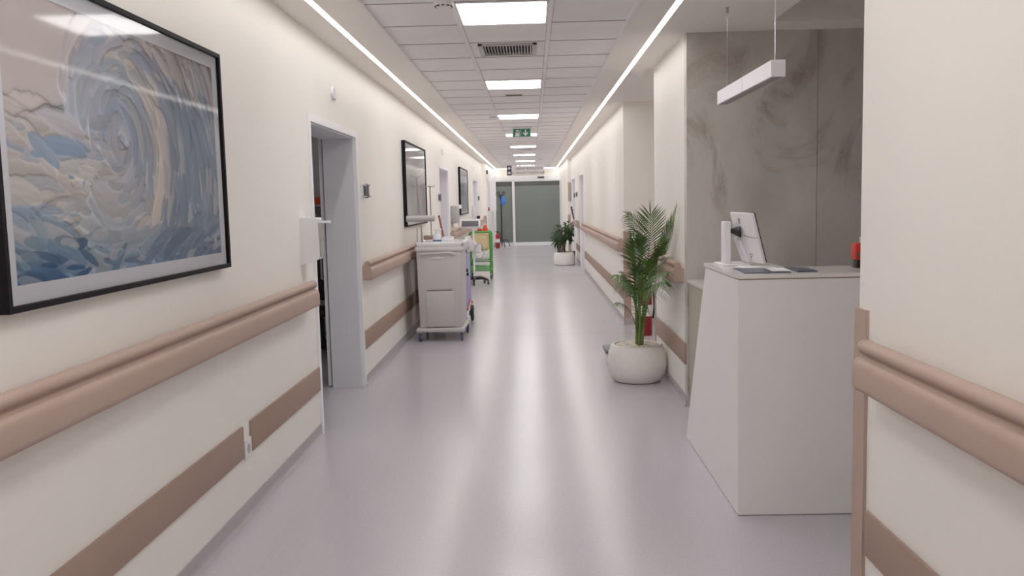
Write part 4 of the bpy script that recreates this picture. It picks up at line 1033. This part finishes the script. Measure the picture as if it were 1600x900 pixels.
def woven_pot(parent, c, prof, n=96, rows=46, amp=.0055, m='pot'):
    pr_ = []
    for (r0_, z0_), (r1_, z1_) in zip(prof, prof[1:]):
        k = max(1, int(math.hypot(r1_ - r0_, z1_ - z0_) / .011))
        for i in range(k): pr_.append((r0_ + (r1_ - r0_) * i / k, z0_ + (z1_ - z0_) * i / k))
    pr_.append(prof[-1]); b = MB(); rings = []
    for j, (r, z) in enumerate(pr_):
        rings.append([b.bm.verts.new((c[0] + (r + (amp if (i + j) % 2 else -amp) * random.uniform(.4, 1.2) * (r > .05)) * math.cos(2 * PI * i / n), c[1] + (r + (amp if (i + j) % 2 else -amp) * random.uniform(.4, 1.2) * (r > .05)) * math.sin(2 * PI * i / n), c[2] + z)) for i in range(n)])
    for A, B in zip(rings, rings[1:]):
        for i in range(n): b.bm.faces.new((A[i], A[(i + 1) % n], B[(i + 1) % n], B[i]))
    b.bm.faces.new(list(reversed(rings[0]))); b.bm.faces.new(rings[-1])
    return b.build('pot', m, parent)
def smooth_prof(ctrl, k=5):
    out = []
    for i in range(len(ctrl) - 1):
        p0 = ctrl[max(0, i - 1)]; p1 = ctrl[i]; p2 = ctrl[i + 1]; p3 = ctrl[min(len(ctrl) - 1, i + 2)]
        for j in range(k):
            t = j / k; out.append(tuple(.5 * (2 * p1[q] + (p2[q] - p0[q]) * t + (2 * p0[q] - 5 * p1[q] + 4 * p2[q] - p3[q]) * t * t + (3 * p1[q] - p0[q] - 3 * p2[q] + p3[q]) * t ** 3) for q in (0, 1)))
    out.append(ctrl[-1]); return out
PX, PY = 0.848, 7.14
pp = thing('potted_palm', 'tall green palm in a round white woven pot beside the pier', 'potted plant', (PX, PY, 0))
woven_pot(pp, (PX, PY, 0), smooth_prof([(.15, 0.0), (.19, .012), (.228, .07), (.240, .15), (.232, .23), (.212, .29), (.203, .305), (.192, .308), (.186, .295)], 3))
b = MB(); rr_ = random.Random(9)
b.lathe([(0, .285), (.186, .283), (.186, .27), (0, .27)], (PX, PY, 0), 32)
for i in range(230):
    r_ = .182 * math.sqrt(rr_.random()); a_ = rr_.uniform(0, 2 * PI); s_ = rr_.uniform(.008, .017)
    b.ball((PX + r_ * math.cos(a_), PY + r_ * math.sin(a_), .287 + rr_.uniform(0, .014)), s_, 7, 5, (1.2, 1, .7))
b.build('pebbles', 'pebble', pp)
bx_, by_ = PX + .015, PY - .02
for i in range(7):
    an = 2 * PI * i / 7; ox, oy = .022 * math.cos(an), .032 * math.sin(an)
    b = MB(); b.tube([(bx_ + ox, by_ + oy, .28), (bx_ + ox * 1.4 + .01, by_ + oy * 1.3, .45), (bx_ + ox * 2.2 + .02, by_ + oy * 2, .66 + .06 * (i % 3)), (bx_ + ox * 3.2 + .03, by_ + oy * 2.4, .88 + .06 * (i % 2))], [.012, .009, .006, .004], 8)
    b.build('stem', 'stem', pp)
o = (bx_, by_, .5)
def at(x, y, Y):          # place a frond point where the photo shows it, on the given depth plane
    d = rt * (x - 800) + dn * (y - 450) + fw * foc; k = Y / d.y; return (d.x * k, Y, H + d.z * k)
B0 = lambda x=1005, y=470, Y=7.1: at(x, y, Y)
FR = [
 # base, control, tip (photo point and depth), leaflet count, length, width, droop, start, facing, material, spread
 ((1006, 470, 7.08), (1030, 400, 6.85), (1057, 330, 6.50), 26, .17, .0042, .0, .30, (-.2, -1, .1), 'frond2', 21),
 ((1004, 465, 7.08), (1034, 395, 6.8), (1044, 350, 6.55), 20, .17, .0042, .1, .35, (.3, -1, .1), 'frond', 26),
 ((1002, 470, 7.1), (1020, 420, 7.0), (1036, 372, 6.75), 20, .16, .005, .25, .35, (0, -1, .1), 'frond2', 34),
 ((1000, 470, 7.1), (1018, 400, 7.05), (1016, 338, 6.95), 22, .28, .008, .12, .36, (.05, -1, .2), 'frond', 58),
 ((1000, 470, 7.1), (1012, 365, 7.0), (982, 336, 6.85), 20, .18, .006, .45, .42, (0, -1, .5), 'frond', 46),
 ((998, 470, 7.1), (988, 395, 7.0), (996, 375, 6.9), 22, .19, .008, .2, .35, (.2, -1, .2), 'frond', 52),
 ((1002, 470, 7.1), (1022, 410, 6.95), (1034, 385, 6.75), 20, .17, .008, .25, .35, (.3, -1, .2), 'frond', 50),
 ((996, 490, 7.1), (988, 428, 6.95), (964, 430, 6.8), 20, .17, .007, .75, .35, (0, -.5, 1), 'frond', 55),
 ((996, 500, 7.1), (990, 440, 6.85), (974, 442, 6.7), 20, .17, .008, .8, .35, (0, -.5, 1), 'frond', 55),
 ((1006, 490, 7.1), (1014, 424, 6.8), (1042, 424, 6.25), 20, .16, .007, .75, .40, (0, -.5, 1), 'frond', 50),
 ((1006, 500, 7.1), (1018, 440, 6.7), (1040, 438, 6.22), 20, .16, .007, .8, .40, (0, -.5, 1), 'frond', 50),
 ((1002, 500, 7.1), (1012, 430, 6.9), (1010, 410, 6.75), 20, .20, .009, .3, .30, (0, -1, .2), 'frond2', 40),
 ((1000, 505, 7.1), (996, 440, 6.9), (994, 418, 6.75), 20, .20, .009, .3, .30, (0, -1, .2), 'frond', 40),
 ((1000, 520, 7.1), (1000, 460, 6.9), (1002, 432, 6.7), 18, .17, .009, .5, .25, (0, -1, .2), 'frond2', 40),
 ((996, 520, 7.1), (985, 470, 7.0), (964, 474, 6.9), 10, .09, .005, .6, .55, (0, -.5, 1), 'frond', 50),
 ((994, 470, 7.1), (990, 420, 7.05), (986, 375, 7.0), 14, .16, .006, .05, .35, (.6, -.7, .1), 'frond2', 16),
 ((1004, 500, 7.1), (1012, 470, 7.0), (1014, 455, 6.9), 14, .14, .008, .7, .3, (0, -.6, .8), 'frond', 45),
 ((1006, 480, 7.1), (1018, 425, 6.8), (1044, 402, 6.3), 18, .15, .006, .4, .4, (.1, -1, .4), 'frond', 45),
 ((998, 500, 7.1), (984, 440, 7.0), (972, 428, 6.9), 18, .15, .006, .7, .4, (0, -.7, .7), 'frond', 50),
]
for (p0, p1, p2, n, L, w, dr, t0, nv, m_, ag) in FR:
    frond(pp, (at(*p0), at(*p1), at(*p2)), n, L, w, dr, t0, nv, m_, ag)

# far bushy plant
QX, QY = .735, 20.4
fp = thing('potted_plant', 'bushy dark green plant in a squat white pot far down the corridor', 'potted plant', (QX, QY, 0))
b = MB(); b.lathe(smooth_prof([(.19, 0.0), (.225, .02), (.240, .10), (.243, .17), (.235, .25), (.218, .297), (.205, .302), (.20, .285), (0, .28)], 4), (QX, QY, 0), 40); b.build('pot', 'pot', fp)
b = MB(); b.lathe([(0, .292), (.2, .29), (.2, .28), (0, .28)], (QX, QY, 0), 24); b.build('soil', 'bark', fp)
rr_ = random.Random(21); tips = []
for i in range(9):
    x0 = QX + rr_.uniform(-.09, .09); y0 = QY + rr_.uniform(-.09, .09)
    if i < 5: x1, z1 = QX - .02 + rr_.uniform(-.14, .1), rr_.uniform(.62, .85)
    else: x1, z1 = QX + .08 + rr_.uniform(-.06, .07), rr_.uniform(.65, .95)
    if i < 6: x0 = QX - .09 + rr_.uniform(-.05, .05)
    b = MB(); b.tube([(x0, y0, .28), ((x0 * 2 + x1) / 3, y0, .48), (x1, y0 + rr_.uniform(-.1, .1), z1)], [.022, .018, .010], 8); b.build('stem', 'bark', fp); tips.append((x1, y0, z1))
b = MB()
for (cx, cz, rx_, rz_, n_) in [(-.03, .72, .26, .22, 340), (.13, .86, .10, .17, 110), (.08, .62, .12, .14, 60), (-.12, .60, .14, .16, 70)]:
    for i in range(n_):
        v = Vector((rr_.gauss(0, 1), rr_.gauss(0, 1), rr_.gauss(0, 1))).normalized() * rr_.uniform(.35, 1.0)
        p = Vector((QX + cx + v.x * rx_, QY + v.y * .2, cz + v.z * rz_))
        d = Vector((v.x, v.y, v.z * .6 + rr_.uniform(-.3, .3))) + Vector((rr_.uniform(-.5, .5), rr_.uniform(-.5, .5), rr_.uniform(-.3, .3)))
        leaflet_blade(b, p, d, Vector((rr_.uniform(-.5, .5), -.6, 1)).normalized(), rr_.uniform(.08, .13), rr_.uniform(.018, .03), .4)
for v in b.bm.verts:
    if v.co.x > .985: v.co.x = .985 - .3 * (v.co.x - .985)
b.build('foliage', 'leafd', fp, fix=False)
b = MB(); b.prism([(QX + .05, .42), (QX + .10, .42), (QX + .11, .56), (QX + .08, .60), (QX + .05, .55)], QY - .21, QY - .2, 'Y'); b.build('white_tag', 'paper', fp, smooth=False)

# low box behind the palm pot
fb = thing('floor_box', 'low white box with dark top on the floor behind the palm pot', 'box', (.8, 7.95, 0))
b = MB(); b.box(.66, .92, 7.85, 8.15, 0, .10, .012, 3); b.build('box_body', 'white', fb)
b = MB(); b.box(.645, .93, 7.835, 8.165, .10, .135, .012, 3); b.build('box_lid', 'greyd', fb)

# ------------------------------------------------------------------ light and world
w = bpy.data.worlds.new('world'); S.world = w; w.use_nodes = True
w.node_tree.nodes['Background'].inputs['Color'].default_value = (1, .98, .95, 1); w.node_tree.nodes['Background'].inputs['Strength'].default_value = 0.6
S.view_settings.view_transform = 'Standard'
S.view_settings.look = 'None'
S.view_settings.exposure = 0.42
S.view_settings.gamma = 1.12
S.cycles.max_bounces = 20; S.cycles.diffuse_bounces = 16; S.cycles.glossy_bounces = 4; S.cycles.transparent_max_bounces = 12
S.cycles.use_denoising = True
S.cycles.sample_clamp_indirect = 6
